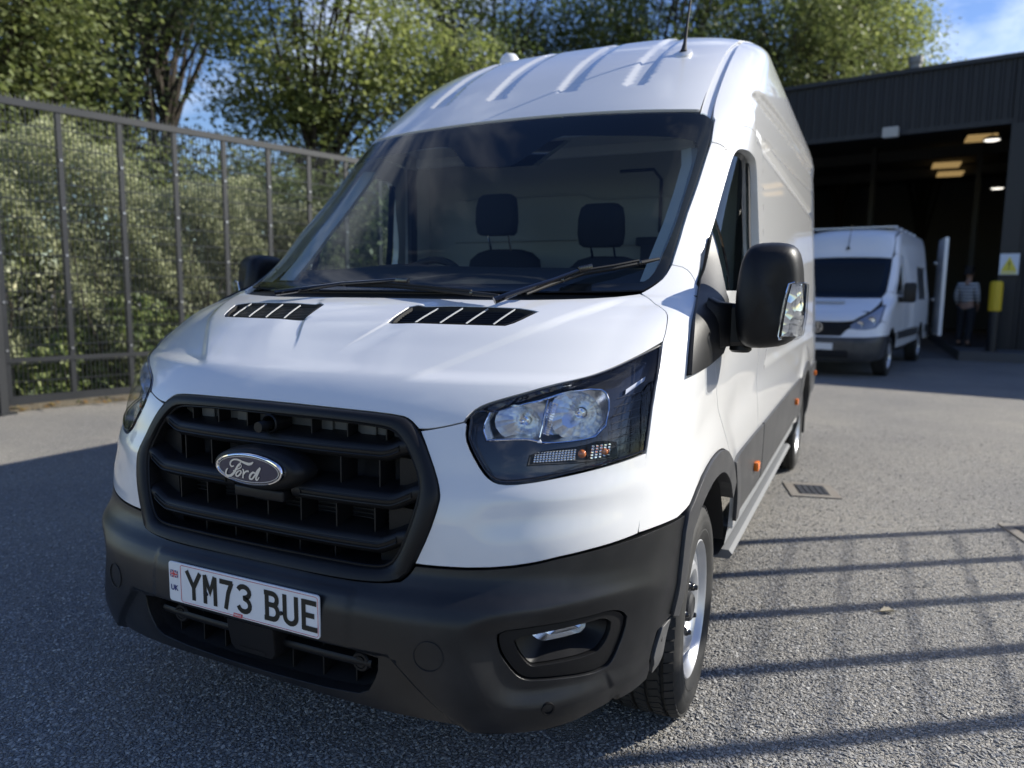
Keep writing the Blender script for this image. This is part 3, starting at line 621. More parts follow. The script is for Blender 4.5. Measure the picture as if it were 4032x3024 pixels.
VB = Body(
    yf=((.20, -.86), (.26, -.92), (.32, -.948), (.40, -.962), (.50, -.968), (.57, -.965), (.61, -.952), (.645, -.925), (.68, -.91), (.75, -.905), (.88, -.885), (.98, -.857), (1.045, -.828), (1.09, -.790), (1.122, -.752), (1.15, -.703), (1.19, -.638), (1.253, -.535), (1.299, -.425), (1.325, -.345), (1.345, -.275), (1.38, -.21), (1.5, -.07), (1.7, .163), (1.9, .396), (2.06, .583), (2.10, .632), (2.22, .79), (2.35, .975), (2.45, 1.145), (2.55, 1.345), (2.60, 1.46), (2.66, 1.66), (2.70, 1.9), (2.73, 2.4), (2.745, 3.5)),
    xs=((.20, .88), (.30, .94), (.45, .985), (.6, .995), (.8, .998), (1.0, 1.0), (1.2, .995), (1.4, .980), (1.6, .961), (1.8, .950), (2.0, .936), (2.2, .922), (2.4, .903), (2.55, .876), (2.62, .845), (2.68, .80), (2.71, .73), (2.73, .6), (2.745, .4)),
    yc=((.20, -.3), (.5, -.25), (.9, -.2), (1.1, -.12), (1.25, .05), (1.34, .3), (1.5, .62), (1.7, .85), (2.05, 1.08), (2.2, 1.3), (2.4, 1.6), (2.55, 1.85), (2.65, 2.2), (2.745, 4.0)),
    nn=((.2, 3.5), (.55, 3.4), (.65, 3.1), (.85, 2.9), (.92, 2.6), (1.05, 2.6), (1.1, 2.75), (1.16, 3.1), (1.3, 3.1), (1.45, 3.2), (1.6, 4.0), (1.8, 4.0), (2.1, 4.0), (2.3, 4.1), (2.745, 3.0)), disp=van_disp)
van = empty('panel_van', (0, 0, 0), 0, 'large white high roof panel van with black grille and bumper parked in the foreground', 'van')
WM = M['white']
# seams shared by neighbouring panels
rear_edge = [(0, 1.322), (.19, 1.321), (.41, 1.320), (.57, 1.323), (.714, 1.330), (.793, 1.343)]
wing_seam = [(.830, 1.328), (.868, 1.308), (.894, 1.290), (.906, 1.269), (.914, 1.240), (.916, 1.216)]
lamp_top = [(.865, 1.176), (.782, 1.138), (.693, 1.107), (.601, 1.078), (.571, 1.063), (.554, 1.043)]
nose_seam = [(.549, 1.030), (.510, 1.019), (.474, 1.011)]
lamp_in = [(.557, 1.028), (.560, .995), (.579, .961), (.609, .919), (.632, .899), (.656, .891)]
lamp_low = [(.702, .893), (.792, .910), (.878, .929), (.932, .946)]
lamp_out = [(.933, 1.02), (.932, 1.093), (.918, 1.205)]
gr_out = [(.445, 1.007), (.471, .968), (.504, .906), (.520, .869), (.522, .844), (.504, .770), (.473, .697), (.460, .670), (.444, .658), (.399, .650), (.298, .646), (.065, .648)]
gr_top = [(.443, 1.009), (.415, 1.030), (.389, 1.038), (.285, 1.043), (0, 1.047)]
arch_f = [('s', .400, .700), ('s', .312, .772), ('s', .221, .818), ('s', .129, .844), ('s', .021, .853), ('s', -.099, .847), ('s', -.244, .815), ('s', -.358, .756)]
bump_top = [(.931, .746), (.81, .727), (.72, .706), (.622, .696), (.515, .694), (.474, .695)]
door_front = [('s', .064, 1.372), ('s', .02, 1.25), ('s', .01, 1.12), ('s', .05, 1.0), ('s', .16, .906), ('s', .29, .80)]
pill_seam = [('s', .063, 1.372), ('s', .181, 1.453), ('s', .232, 1.508), ('s', .317, 1.589), ('s', .451, 1.704), ('s', .645, 1.886)]
door_top = [('s', .710, 1.944), ('s', .759, 1.981), ('s', .799, 2.002), ('s', .855, 2.018), ('s', .93, 2.026), ('s', 1.10, 2.022), ('s', 1.25, 2.0)]
bonnet_half = rear_edge+wing_seam+lamp_top+nose_seam+gr_top
vent = [(.157, 1.254), (.165, 1.297), (.185, 1.302), (.50, 1.300), (.56, 1.293), (.575, 1.290), (.545, 1.262), (.522, 1.253)]
bl = [[(s_*(.085+(z-1.186)*.95+o_), z) for z in np.linspace(1.165, 1.2495, 12)] for s_ in (1, -1) for o_ in (-.003, .0055, .014)]
bl += [[(s_*(.42+(z-1.15)*1.9+o_), z) for z in np.linspace(1.135, 1.238, 16)] for s_ in (1, -1) for o_ in (-.022, -.008, .008, .022)]
bonnet = VB.panel('bonnet', sym(bonnet_half), WM, van, holes=[vent, mir(vent)], h=.015, hole_skirt=.014, lines=bl)
corner = nose_seam[::-1]+lamp_in+lamp_low+[('s', -.53, .87), (.931, .750)]+bump_top[1:]+gr_out[:7][::-1]
corner[-1] = (.447, 1.006)
VB.panel('front_corner_panel', corner, WM, van, h=.015, mirror=True)
fender = [(.932, .948)]+lamp_out+wing_seam[::-1]+[(.793, 1.345), (.818, 1.374), (.830, 1.394), (.836, 1.437), (.873, 1.428), (.900, 1.401)]+door_front+[('s', .31, .775)]+arch_f[2:]+[(.9315, .751)]
VB.panel('front_wing', fender, WM, van, h=.015, mirror=True)
hl = [(.915, 1.212)]+lamp_top+lamp_in+lamp_low+lamp_out[:2]
glass_e = [(.836, 1.437), (.835, 1.49), (.833, 1.588), (.836, 1.713), (.837, 1.832), (.839, 1.914)]
apil = glass_e+[(.865, 1.909), (.880, 1.898)]+[pill_seam[-1]]+pill_seam[:-1][::-1]+[(.900, 1.401), (.873, 1.428)]
VB.panel('windscreen_pillar', apil, WM, van, h=.018, mirror=True)
# windscreen
ws = [(0, 1.345), (.4, 1.345), (.7, 1.349), (.793, 1.354), (.816, 1.376), (.828, 1.396), (.834, 1.437)]+[(a-.003, b) for a, b in glass_e[1:]]+[(.828, 2.001), (.826, 2.013), (.806, 2.034), (.781, 2.047), (.650, 2.043), (.437, 2.050), (.2, 2.058), (0, 2.061)]
frit_in = [(.0, 1.374), (.4, 1.374), (.776, 1.380), (.795, 1.40), (.803, 1.46), (.810, 1.623), (.808, 1.838), (.806, 1.887), (.792, 1.911), (.771, 1.920), (.702, 1.929), (.538, 1.938), (.291, 1.957), (.246, 1.939), (.198, 1.882), (.150, 1.835), (.120, 1.826)]
frit_full = frit_in+[(-.058, 1.838), (-.075, 1.845), (-.200, 1.94), (-.225, 1.948)]+mir(frit_in)[::-1][4:-1]
VB.panel('windscreen', sym(ws), M['glass'], van, h=.03, skirt=0, off=.001)
VB.panel('windscreen_border', sym(ws), M['frit'], van, holes=[frit_full], h=.03, skirt=0, off=-.004)
VB.panel('scuttle', sym([(0, 1.313), (.5, 1.313), (.70, 1.322), (.80, 1.336), (.80, 1.352), (.5, 1.356), (0, 1.356)]), M['matte'], van, h=.03, skirt=0, off=-.018)
# roof, gutters, flanks
gut_in = [(.781, 2.050), (.767, 2.202), (.764, 2.333), (.758, 2.465), (.760, 2.578), ('s', 2.30, 2.672)]
gut_out = [(.815, 2.038), (.803, 2.186), (.795, 2.341), (.782, 2.500), (.780, 2.566), ('s', 2.30, 2.655)]
roof_h = [(0, 2.076), (.2, 2.073), (.432, 2.065), (.646, 2.057), (.773, 2.060)]+gut_in[1:]+[('s', 3.6, 2.69), ('s', 4.9, 2.69), ('s', 4.9, 2.742)]
roof_half = roof_h
rl = [[(s_*x, 2.19+k*.008) for k in range(50)] for s_ in (1, -1) for x in (.132, .140, .203, .211, .434, .442, .508, .516)]
rl += [[(s_*x, zz_) for x in np.linspace(a, b, 6)] for s_ in (1, -1) for a, b in ((.142, .201), (.444, .506)) for zz_ in (2.199, 2.215)]
VB.panel('roof', sym(roof_half), WM, van, h=.022, skirt=.012, lines=rl)
mb = MB(); mb.box((0, 3.75, 2.67), (1.50, 2.3, .01)); mb.build('roof_deck', WM, van, False)
VB.panel('roof_gutter', gut_in+gut_out[::-1], WM, van, off=-.014, gap=-.004, h=.02, skirt=0, mirror=True)
arch_r = [('s', 3.75+.545*math.cos(a), .30+.545*math.sin(a)) for a in np.linspace(rad(163), rad(17), 14)]
flank = [glass_e[-1], (.829, 2.001), (.829, 2.018), ('s', .700, 2.045)]
flank = [(.839, 1.916), (.830, 2.001), (.830, 2.016), (.818, 2.036)]+gut_out[1:]+[('s', 3.6, 2.66), ('s', 4.93, 2.66), ('s', 4.93, .46), ('s', 4.27, .46)]+arch_r[::-1]+[('s', 3.22, .46), ('s', 1.254, .46), ('s', 1.254, 2.0)]+door_top[::-1][1:]+[('s', .648, 1.890), (.880, 1.902), (.865, 1.912)]
c1y = [1.06, 1.13, 1.22, 1.40, 1.8, 2.25, 2.7, 3.6, 4.8]; c1z = [2.17, 2.225, 2.25, 2.268, 2.305, 2.338, 2.367, 2.425, 2.452]
fl_ = [[('s', a, b-o_) for a, b in zip(c1y, c1z)] for o_ in (0, .015, .03)]+[[('s', a, b+o_) for a, b in ((1.17, 2.2125), (1.4, 2.215), (2.0, 2.255), (2.65, 2.29), (4.8, 2.39))] for o_ in (-.012, 0, .012)]
fl_ += [[('s', a, b+o_) for a, b in ((1.5, 2.0755), (2, 2.10), (3.1, 2.155), (4.8, 2.24))] for o_ in (-.011, 0, .011)]+[[('s', a, b) for b in np.linspace(1.05, 1.98, 12)] for a in (1.272, 1.288)]
VB.panel('side_panel', flank, WM, van, h=.026, mirror=True, sm=1, lines=fl_)
win = [('s', .02, 1.375), ('s', .15, 1.44), ('s', .296, 1.537), ('s', .521, 1.728), ('s', .664, 1.859), ('s', .716, 1.896), ('s', .762, 1.912), ('s', .824, 1.918), ('s', .915, 1.920), ('s', 1.02, 1.912), ('s', 1.055, 1.88), ('s', 1.065, 1.72), ('s', 1.065, 1.42), ('s', 1.05, 1.378), ('s', 1.0, 1.365), ('s', .10, 1.355)]
door = door_front[::-1]+pill_seam+door_top+[('s', 1.25, .46), ('s', .50, .46), ('s', .475, .58), ('s', .42, .68), ('s', .36, .735)]
doors = VB.panel('cab_door', door, WM, van, holes=[win], h=.022, mirror=True, hole_skirt=.034, hole_sm=2)
# rear end
loop = [Vector(q) for q in VB.surf(np.full(24, 0)+np.array([VB.sy(4.9, z) for z in np.linspace(.46, 2.66, 24)]), np.linspace(.46, 2.66, 24))]
loop = loop+[Vector((-q.x, q.y, q.z)) for q in loop[::-1]]
mb = MB(); mb.prism([(q.x*.995, 4.91, q.z) for q in loop], (0, .04, 0)); mb.build('rear_doors', WM, van)
# dark inner structure behind the front panels
VB_in = [('s', .0, .30), ('s', -.05, 1.25), (.82, 1.305), (.4, 1.30), (0, 1.30)]
st = Body.__new__(Body); st.__dict__.update(VB.__dict__); st.disp = None
st.panel('inner_structure', sym([(0, 1.26), (.5, 1.26), (.80, 1.24), ('s', -.43, 1.15), ('s', -.52, .8), ('s', -.55, .31), (.5, .31), (0, .31)][::1]), M['dark'], van, off=-.13, h=.05, skirt=0)
mb = MB(); mb.box((0, 2.3, .38), (1.5, 4.9, .12)); mb.box((0, -.3, .40), (1.2, .8, .10)); mb.build('underbody', M['dark'], van, False)
for s_ in (1, -1):
    for yc in (0, 3.75):
        mb = MB(); ls = []
        for xx in (.58, .975):
            ls.append([(s_*xx, yc+.475*math.cos(a), .31+.475*math.sin(a)) for a in np.linspace(.25, math.pi-.25, 20)])
        mb.loft(ls, False); mb.prism([(s_*.58, yc+.475*math.cos(a), .31+.475*math.sin(a)) for a in np.linspace(.25, math.pi-.25, 20)], (-s_*.01, 0, 0))
        mb.build('wheel_arch_liner', M['matte'], van)
    # engine bay / bulkhead blocks under the scuttle (keeps the cab closed to the front)
mb = MB(); mb.box((0, -.02, .95), (1.70, .02, .72)); mb.build('firewall', M['dark'], van, False)
# ------------------------------------------------------------------ grille
def frame3(P):  # resample a closed (x, z) loop to n points by angle, symmetric
    return P
def loop_xz(half, n=120, grow=0.0, cz=.85):
    """full symmetric loop from its right half (top centre -> bottom centre), resampled evenly"""
    P = np.array(sym(half)); P = smooth_loop(P, 2, keep=70); P = resample(P, .004)
    P = inset(P, -grow) if grow else P
    d = np.concatenate([[0], np.cumsum(np.hypot(*np.diff(np.vstack([P, P[:1]]), axis=0).T))]); t = np.linspace(0, d[-1], n, endpoint=False)
    Q = np.vstack([P, P[:1]]); return np.stack([np.interp(t, d, Q[:, 0]), np.interp(t, d, Q[:, 1])], 1)
def on_body(P, dy):  # (x, z) loop to 3D, pushed dy along +y (into the van)
    ph = np.array([VB.fx(a, b) for a, b in P]); q = VB.base(ph, P[:, 1].astype(float)); q[:, 1] += dy; return [Vector(v) for v in q]
g_out = [(0, 1.046), (.285, 1.042), (.389, 1.037), (.415, 1.029), (.444, 1.004), (.470, .968), (.503, .906), (.519, .869), (.521, .844), (.503, .770), (.472, .697), (.459, .668), (.443, .656), (.399, .647), (.298, .642), (.065, .643), (0, .643)]
g_in = [(0, 1.018), (.20, 1.018), (.346, 1.012), (.385, 1.004), (.412, .981), (.443, .943), (.470, .890), (.475, .850), (.458, .780), (.434, .712), (.411, .682), (.374, .672), (.235, .673), (0, .672)]
go, gi = loop_xz(g_out), loop_xz(g_in)
sc_ = lambda A, B, t: A*(1-t)+B*t
# align start points at the top centre
def roll_top(P):
    i = np.argmin(np.abs(P[:, 0])+(P[:, 1] < .9)*9); return np.roll(P, -i, 0)
go, gi = roll_top(go), roll_top(gi)
mb = MB(); mb.loft([on_body(go, .012), on_body(go, -.004), on_body(sc_(go, gi, .12), -.012), on_body(sc_(go, gi, .5), -.014), on_body(sc_(go, gi, .86), -.010), on_body(gi, -.002), on_body(gi, .05), on_body(gi, .10)])
grille = mb.build('grille_surround', M['plastic'], van, angle=50)
mb = MB(); mb.tube([p for p in on_body(sc_(go, gi, 1.09), .004)], .0035, 6, closed=True); mb.build('inner_bead', M['plastic'], grille)
# louvre bars
def bar_path(xe, z0, rise=.030, bend=.075, n=40):
    xs_ = np.linspace(-xe, xe, n); return [(x, z0+rise*float(sstep(abs(x), xe-bend, xe))) for x in xs_]
prof = [(.010, -.022), (.002, -.017), (-.004, -.006), (-.004, .008), (.002, .017), (.014, .022), (.085, .034), (.085, .026), (.020, .006), (.014, -.018)]
def grille_bar(xa, xb, z0, rise, bend, inset_rng, name='grille_bar', sgn=1):
    n = 40; xs_ = np.linspace(xa, xb, n); loops = []; xe = max(abs(xa), abs(xb))
    def zc(x): return z0+rise*float(sstep(abs(x), xe-bend, xe))
    def yy(x): return float(VB.base(np.array([VB.fx(x, z0)]), np.array([z0]))[0, 1])+.012
    for x in xs_: loops.append([Vector((x, yy(x)+a, zc(x)+b)) for a, b in prof])
    mb = MB(); mb.loft(loops, True, True, True); o = mb.build(name, M['plastic'], grille, angle=42)
    a, b = inset_rng; xs2 = np.linspace(a, b, 36); top = [Vector((x, yy(x)-.0055, zc(x)+.006)) for x in xs2]; bot = [Vector((x, yy(x)-.0055, zc(x)-.007)) for x in xs2[::-1]]
    mb = MB(); mb.tube(top+bot, .0026, 6, closed=True); mb.build('inlay_edge', M['plastic'], grille)
    return o
grille_bar(-.425, .425, .945, .022, .07, (-.40, .40))
grille_bar(-.476, -.10, .832, .030, .09, (-.45, -.13))
grille_bar(.10, .476, .832, .030, .09, (.13, .45))
grille_bar(-.445, .445, .724, .028, .08, (-.42, .42))
for zc_, zd in ((.985, .05), (.888, .075), (.778, .07), (.690, .04)):
    for k in range(-3, 4):
        x = k*.113+.004
        if zc_ == .888 and abs(k) <= 1: continue
        if zc_ == .985 and k in (0,): continue
        if zc_ == .690 and abs(k) == 3: continue
        y0 = float(VB.base(np.array([VB.fx(x, zc_)]), np.array([zc_]))[0, 1])
        mb = MB(); mb.box((x, y0+.065, zc_), (.004, .065, zd)); mb.build('grille_fin', M['plastic'], grille, False)
for s_ in (1, -1):   # blanking plates at the ends of the openings
    for zc_, zd, xa, xb in ((.895, .06, .385, .475), (.778, .06, .37, .475), (.695, .05, .35, .43)):
        y0 = float(VB.base(np.array([VB.fx(.42, zc_)]), np.array([zc_]))[0, 1])
        mb = MB(); mb.prism([(s_*xa, y0+.045, zc_-zd/2-.012), (s_*xb, y0+.055, zc_-zd/2), (s_*xb, y0+.055, zc_+zd/2), (s_*xa, y0+.045, zc_+zd/2+.008)], (0, .006, 0)); mb.build('blanking_plate', M['plastic'], grille, False)
mb = MB(); mb.loft([on_body(gi*[.99, 1], .10), on_body(gi*[.99, 1]*.0+np.array([0, .85]), .11)]); mb.build('radiator_shroud', M['dark'], grille)
for k in range(22):
    z = .68+k*.0105
    mb = MB()
mb = MB()
for k in range(14): mb.box((0, -.803, .685+k*.011), (.70, .004, .003))
tag(mb.build('radiator_core', M['matte'], grille, False), kind='stuff')
mb = MB(); mb.box((0, -.765, 1.0), (.80, .02, .055), bev=.004)
for x in (-.30, -.16, .13, .27): mb.box((x, -.778, .995), (.05, .012, .04), bev=.003)
mb.build('slam_panel', mat('body_white_painted_shade', (.10, .105, .105), .5), van)  # body white darkened: the shade behind the grille is put into the colour
# screw-in tow plug seen at the top of the grille
mb = MB(); mb.lathe([(-.885, .0), (-.885, .014), (-.862, .015), (-.862, .012), (-.80, .012)], 20, 'y', (-.008, 0, .985)); mb.lathe([(-.85, .020), (-.853, .023), (-.85, .026), (-.79, .026)], 20, 'y', (-.002, 0, .990)); mb.build('latch_buffer', M['plastic'], grille)
# badge
BY = -.935; bz = .8838; bx = .0025
def oval(a, b, y, n=64, cx=bx, cz=bz): return [Vector((cx+a*math.cos(t), y, cz+b*math.sin(t))) for t in np.linspace(0, 2*math.pi, n, endpoint=False)]
mb = MB(); mb.loft([oval(.150, .060, -.84, cx=0, cz=.876), oval(.150, .060, -.885, cx=0, cz=.878), oval(.138, .053, -.912, cx=0, cz=.881), oval(.124, .046, -.918, cx=0)], True, False, True)
mb.box((0, -.875, .812), (.17, .05, .03), bev=.006)
badge = mb.build('badge_mount', M['plastic'], grille, angle=60)
badge_t = mb
bd = MB(); bd.loft([oval(.1143, .0417, -.915), oval(.1143, .0417, -.930), oval(.1125, .0400, -.9345), oval(.1085, .0372, -.9350), oval(.1065, .0355, -.9325)], True)
rim = bd.build('badge_rim', M['chrome'], van, angle=60)
bd = MB(); bd.loft([oval(.1068, .0358, -.9325), oval(.08, .026, -.9340), oval(.04, .013, -.9348)], True, False, True); face = bd.build('badge_face', M['blue'], van, angle=60)
bd = MB(); bd.tube([p+Vector((0, -.0006, 0)) for p in oval(.1022, .0325, -.9332)], .0009, 5, closed=True)
def ribbon(mb, pts, ws, y, th=.0012):
    P = [Vector((a, 0, b)) for a, b in pts]; k = len(P)
    # smooth by Catmull-Rom
    Q = []; Wd = []
    for i in range(k-1):
        p0, p1, p2, p3 = P[max(i-1, 0)], P[i], P[i+1], P[min(i+2, k-1)]
        for j in range(5):
            t = j/5; Q.append(.5*((2*p1)+(-p0+p2)*t+(2*p0-5*p1+4*p2-p3)*t*t+(-p0+3*p1-3*p2+p3)*t**3)); Wd.append(ws[i]*(1-t)+ws[i+1]*t)
    Q.append(P[-1]); Wd.append(ws[-1]); A = []; B = []
    for i, q in enumerate(Q):
        t = (Q[min(i+1, len(Q)-1)]-Q[max(i-1, 0)]).normalized(); n = Vector((-t.z, 0, t.x)); A.append(q+n*Wd[i]/2); B.append(q-n*Wd[i]/2)
    n = len(Q); vs = [Vector((p.x, y, p.z)) for p in A+B]; mb.add(vs, [(i, i+1, n+i+1, n+i) for i in range(n-1)])
BYl = -.9362
ribbon(bd, [(.0235, .9065), (.0169, .9012), (.0049, .8990), (-.0108, .9018), (-.0298, .9065), (-.046, .9047), (-.0554, .8975), (-.0564, .8901), (-.0517, .8865), (-.0435, .8891)], [.002, .006, .0075, .006, .0045, .004, .005, .005, .004, .002], BYl)
ribbon(bd, [(-.0168, .9020), (-.0288, .892), (-.0374, .8801), (-.046, .8693), (-.0561, .862), (-.0676, .8599), (-.0739, .8648), (-.0708, .875), (-.065, .8798)], [.0025, .005, .006, .0065, .0065, .006, .0055, .005, .002], BYl)
ribbon(bd, [(-.0474, .8748), (-.0342, .8804), (-.0227, .8854), (-.0177, .8908), (-.0201, .8949), (-.0246, .893), (-.0258, .8875)], [.0025, .003, .003, .0025, .0025, .0025, .002], BYl-.0002)
ribbon(bd, [(-.0279, .8775), (-.0363, .8705), (-.0375, .8642), (-.0318, .8629), (-.0225, .8697), (-.019, .8766), (-.0263, .8782)], [.004, .005, .005, .004, .005, .004, .003], BYl)
ribbon(bd, [(-.0149, .8827), (-.0110, .8798), (-.0143, .8597)], [.004, .005, .005], BYl)
ribbon(bd, [(-.0143, .8650), (-.0061, .876), (.0009, .8797), (.0078, .8799)], [.003, .004, .0045, .004], BYl-.0002)
ribbon(bd, [(.0291, .877), (.0213, .8785), (.0115, .8701), (.0096, .8614), (.0174, .8611), (.0272, .8707), (.0355, .8825), (.0469, .8934)], [.0045, .005, .006, .005, .004, .005, .006, .0055], BYl)
ribbon(bd, [(.0469, .8934), (.0368, .8755), (.031, .8640), (.0346, .8603), (.0428, .869)], [.0055, .0055, .005, .004, .002], BYl-.0002)
bd.build('badge_lettering', mat('badge_silver', (.74, .72, .66), .3, .5), face, False, fix=False)
face.parent = badge; rim.parent = badge; badge.parent = van; badge.name = 'badge'
# ------------------------------------------------------------------ bumper
bump_half = [(0, .643), (.065, .643), (.298, .640), (.399, .645), (.444, .653), (.461, .668), (.474, .691), (.515, .691), (.622, .693), (.72, .703), (.81, .724), (.931, .743), ('s', -.360, .752), ('s', -.385, .62), ('s', -.410, .487), (.968, .470), (.952, .40), (.938, .343), (.881, .325), (.803, .298), (.661, .297), (.534, .312), (.336, .322), (0, .326)]
intake = [(0, .481), (.286, .483), (.405, .466), (.402, .425), (.372, .372), (.335, .354), (0, .343)]
fog_o = [(.695, .553), (.694, .535), (.703, .500), (.731, .453), (.750, .436), (.770, .430), (.876, .421), (.900, .427), (.912, .445), (.930, .517), (.932, .548), (.925, .566), (.908, .578), (.890, .578), (.715, .565)]
vl = [[(s_*(.585-(z-.33)*.95+o_), z) for z in np.linspace(.328, .470, 18)] for s_ in (1, -1) for o_ in (-.0125, -.004, .004, .0125)]
bumper = VB.panel('bumper', sym(bump_half), M['bumper'], van, holes=[sym(intake), fog_o, mir(fog_o)], h=.012, skirt=.03, hole_skirt=.03, lines=vl)
fog_i = [(.733, .532), (.738, .515), (.750, .490), (.764, .470), (.775, .465), (.886, .473), (.900, .49), (.910, .518), (.911, .542), (.902, .555), (.888, .558), (.748, .541)]
f1, f2 = VB.panel('fog_lamp_bezel', [(a, b) for a, b in fog_o], M['plastic'], van, holes=[fog_i], off=-.007, h=.012, skirt=.02, hole_skirt=.02, mirror=True, gap=.003)
fl = [(.772, .536), (.778, .518), (.798, .499), (.815, .497), (.885, .504), (.893, .515), (.895, .535), (.888, .547), (.86, .547)]
def fog_unit(s_, par):
    a = [Vector((p.x*s_, p.y, p.z)) for p in VB.loop3(fog_i, -.02, .012)]
    P = resample(smooth_loop(VB.dom(fl), 1), .006); Q = np.array([VB.surf(VB.Ui(np.array([q[0]])), VB.Vi(np.array([q[1]])), -.062)[0] for q in P])
    # match vertex count
    n = len(a); d = np.concatenate([[0], np.cumsum(np.linalg.norm(np.diff(np.vstack([Q, Q[:1]]), axis=0), axis=1))]); t = np.linspace(0, d[-1], n, endpoint=False); QQ = np.vstack([Q, Q[:1]])
    b = [Vector((s_*np.interp(u, d, QQ[:, 0]), np.interp(u, d, QQ[:, 1]), np.interp(u, d, QQ[:, 2]))) for u in t]
    A = np.array(a); ca = A.mean(0); B = np.array(b); k = min(range(n), key=lambda i: np.linalg.norm((A-ca)-(np.roll(B, -i, 0)-B.mean(0)))); b = [b[(i+k) % n] for i in range(n)]
    mb = MB(); mb.loft([a, [p.lerp(q, .5)+Vector((0, .004, 0)) for p, q in zip(a, b)], b]); mb.build('fog_lamp_recess', M['plastic'], par, angle=50)
    c = sum(b, Vector())/n
    mb = MB(); mb.loft([[q+Vector((0, .002, 0)) for q in b], [c+(q-c)*.75+Vector((0, .022, 0)) for q in b], [c+(q-c)*.3+Vector((0, .034, 0)) for q in b]], True, False, True); r_ = mb.build('fog_reflector', M['silver'], par, False)
    mb = MB(); mb.loft([b, [c+(q-c)*.9+Vector((0, -.004, 0)) for q in b], [c+(q-c)*.4+Vector((0, -.007, 0)) for q in b]], True, False, True); mb.build('fog_lens', M['lens'], par, angle=80)
fog_unit(1, f1); fog_unit(-1, f2)
# lower intake: lining, bar, fins, radar cover, parking sensors
def iloop(off): return VB.loop3(sym(intake), off, .02)
mb = MB(); mb.loft([iloop(-.028), iloop(-.10)], True, False, True); mb.build('intake_lining', M['dark'], bumper)
xs_ = np.linspace(-.37, .37, 30); pr = [(0, -.010), (-.004, -.004), (-.004, .004), (0, .010), (.05, .014), (.05, -.012)]
mb = MB(); mb.loft([[Vector(VB.pt(x, .425, -.030))+Vector((0, a, b)) for a, b in pr] for x in xs_], True, True, True); mb.build('intake_bar', M['plastic'], bumper, angle=40)
for x in (-.32, -.22, -.136, .108, .21, .315):
    mb = MB(); p = VB.pt(x, .41, -.07); mb.box(p, (.004, .05, .12)); mb.build('intake_fin', M['plastic'], bumper, False)
for x in (-.293, .337):
    p = VB.pt(x, .425, -.036); mb = MB(); mb.lathe([(.03, .026), (-.004, .026), (-.008, .023), (-.008, .017), (-.0055, .016), (-.0055, .0145), (-.009, .0135), (-.009, 0)], 28, 'y', p); mb.build('parking_sensor', M['plastic'], bumper, angle=30)
mb = MB(); rc = [(-.070, .482), (.095, .482), (.092, .405), (.080, .388), (-.052, .388), (-.066, .405)]
a = [Vector(VB.pt(x, z, -.006)) for x, z in rc]; a2 = [Vector(VB.pt(x*.96, .435+(z-.435)*.95, .002)) for x, z in rc]
mb.loft([[p+Vector((0, .07, 0)) for p in a], a, a2], True, False, True); radar = mb.build('radar_cover', M['plastic'], bumper, angle=30)
mb = MB(); q = [Vector(VB.pt(x, z, .0035)) for x, z in ((-.03, .405), (.06, .405), (.055, .395), (-.027, .395))]; mb.prism(q, (0, .004, 0)); mb.build('radar_tab', M['plastic'], radar, False)
for s_ in (1, -1):
    p = VB.pt(.542*s_, .50, .0005); n_ = VB.ptn(.542*s_, .50); mb = MB(); ring = []
    u_ = n_.cross(Vector((0, 0, 1))).normalized(); w_ = u_.cross(n_)
    for k in range(36): t = 2*math.pi*k/36; ring.append(p+(u_*math.cos(t)+w_*math.sin(t))*.036)
    mb.tube(ring, .0014, 5, closed=True); mb.build('towing_eye_cover', M['matte'], bumper)
    p = VB.pt(.789*s_, .363, .001); n_ = VB.ptn(.789*s_, .363); u_ = n_.cross(Vector((0, 0, 1))).normalized(); w_ = u_.cross(n_)
    mb = MB(); mb.loft([[p+n_*h_+(u_*math.cos(t)+w_*math.sin(t))*r_ for t in np.linspace(0, 2*math.pi, 24, endpoint=False)] for h_, r_ in ((-.01, .0165), (.0012, .0165), (.0012, .0125), (-.004, .012), (-.004, .004))], True, False, True); mb.build('parking_sensor', M['plastic'], bumper, angle=30)
# lower lip returning under the bumper
low = [(a, b) for a, b in [(.938, .346), (.881, .327), (.803, .300), (.661, .299), (.534, .314), (.336, .324), (0, .328)]]
P = np.array(low[::-1]); xs2 = np.linspace(0, .938, 40); zz2 = np.interp(xs2, P[:, 0], P[:, 1]); tr_ = [Vector(VB.pt(x, z)) for x, z in zip(xs2, zz2)]
tr_ = [Vector((-p.x, p.y, p.z)) for p in tr_[::-1]][:-1]+tr_
mb = MB(); mb.loft([tr_, [p+Vector((-p.x*.02, .02, -.012)) for p in tr_], [p+Vector((-p.x*.10, .14, -.012)) for p in tr_]], False); mb.build('bumper_underside', M['plastic'], bumper, angle=60)
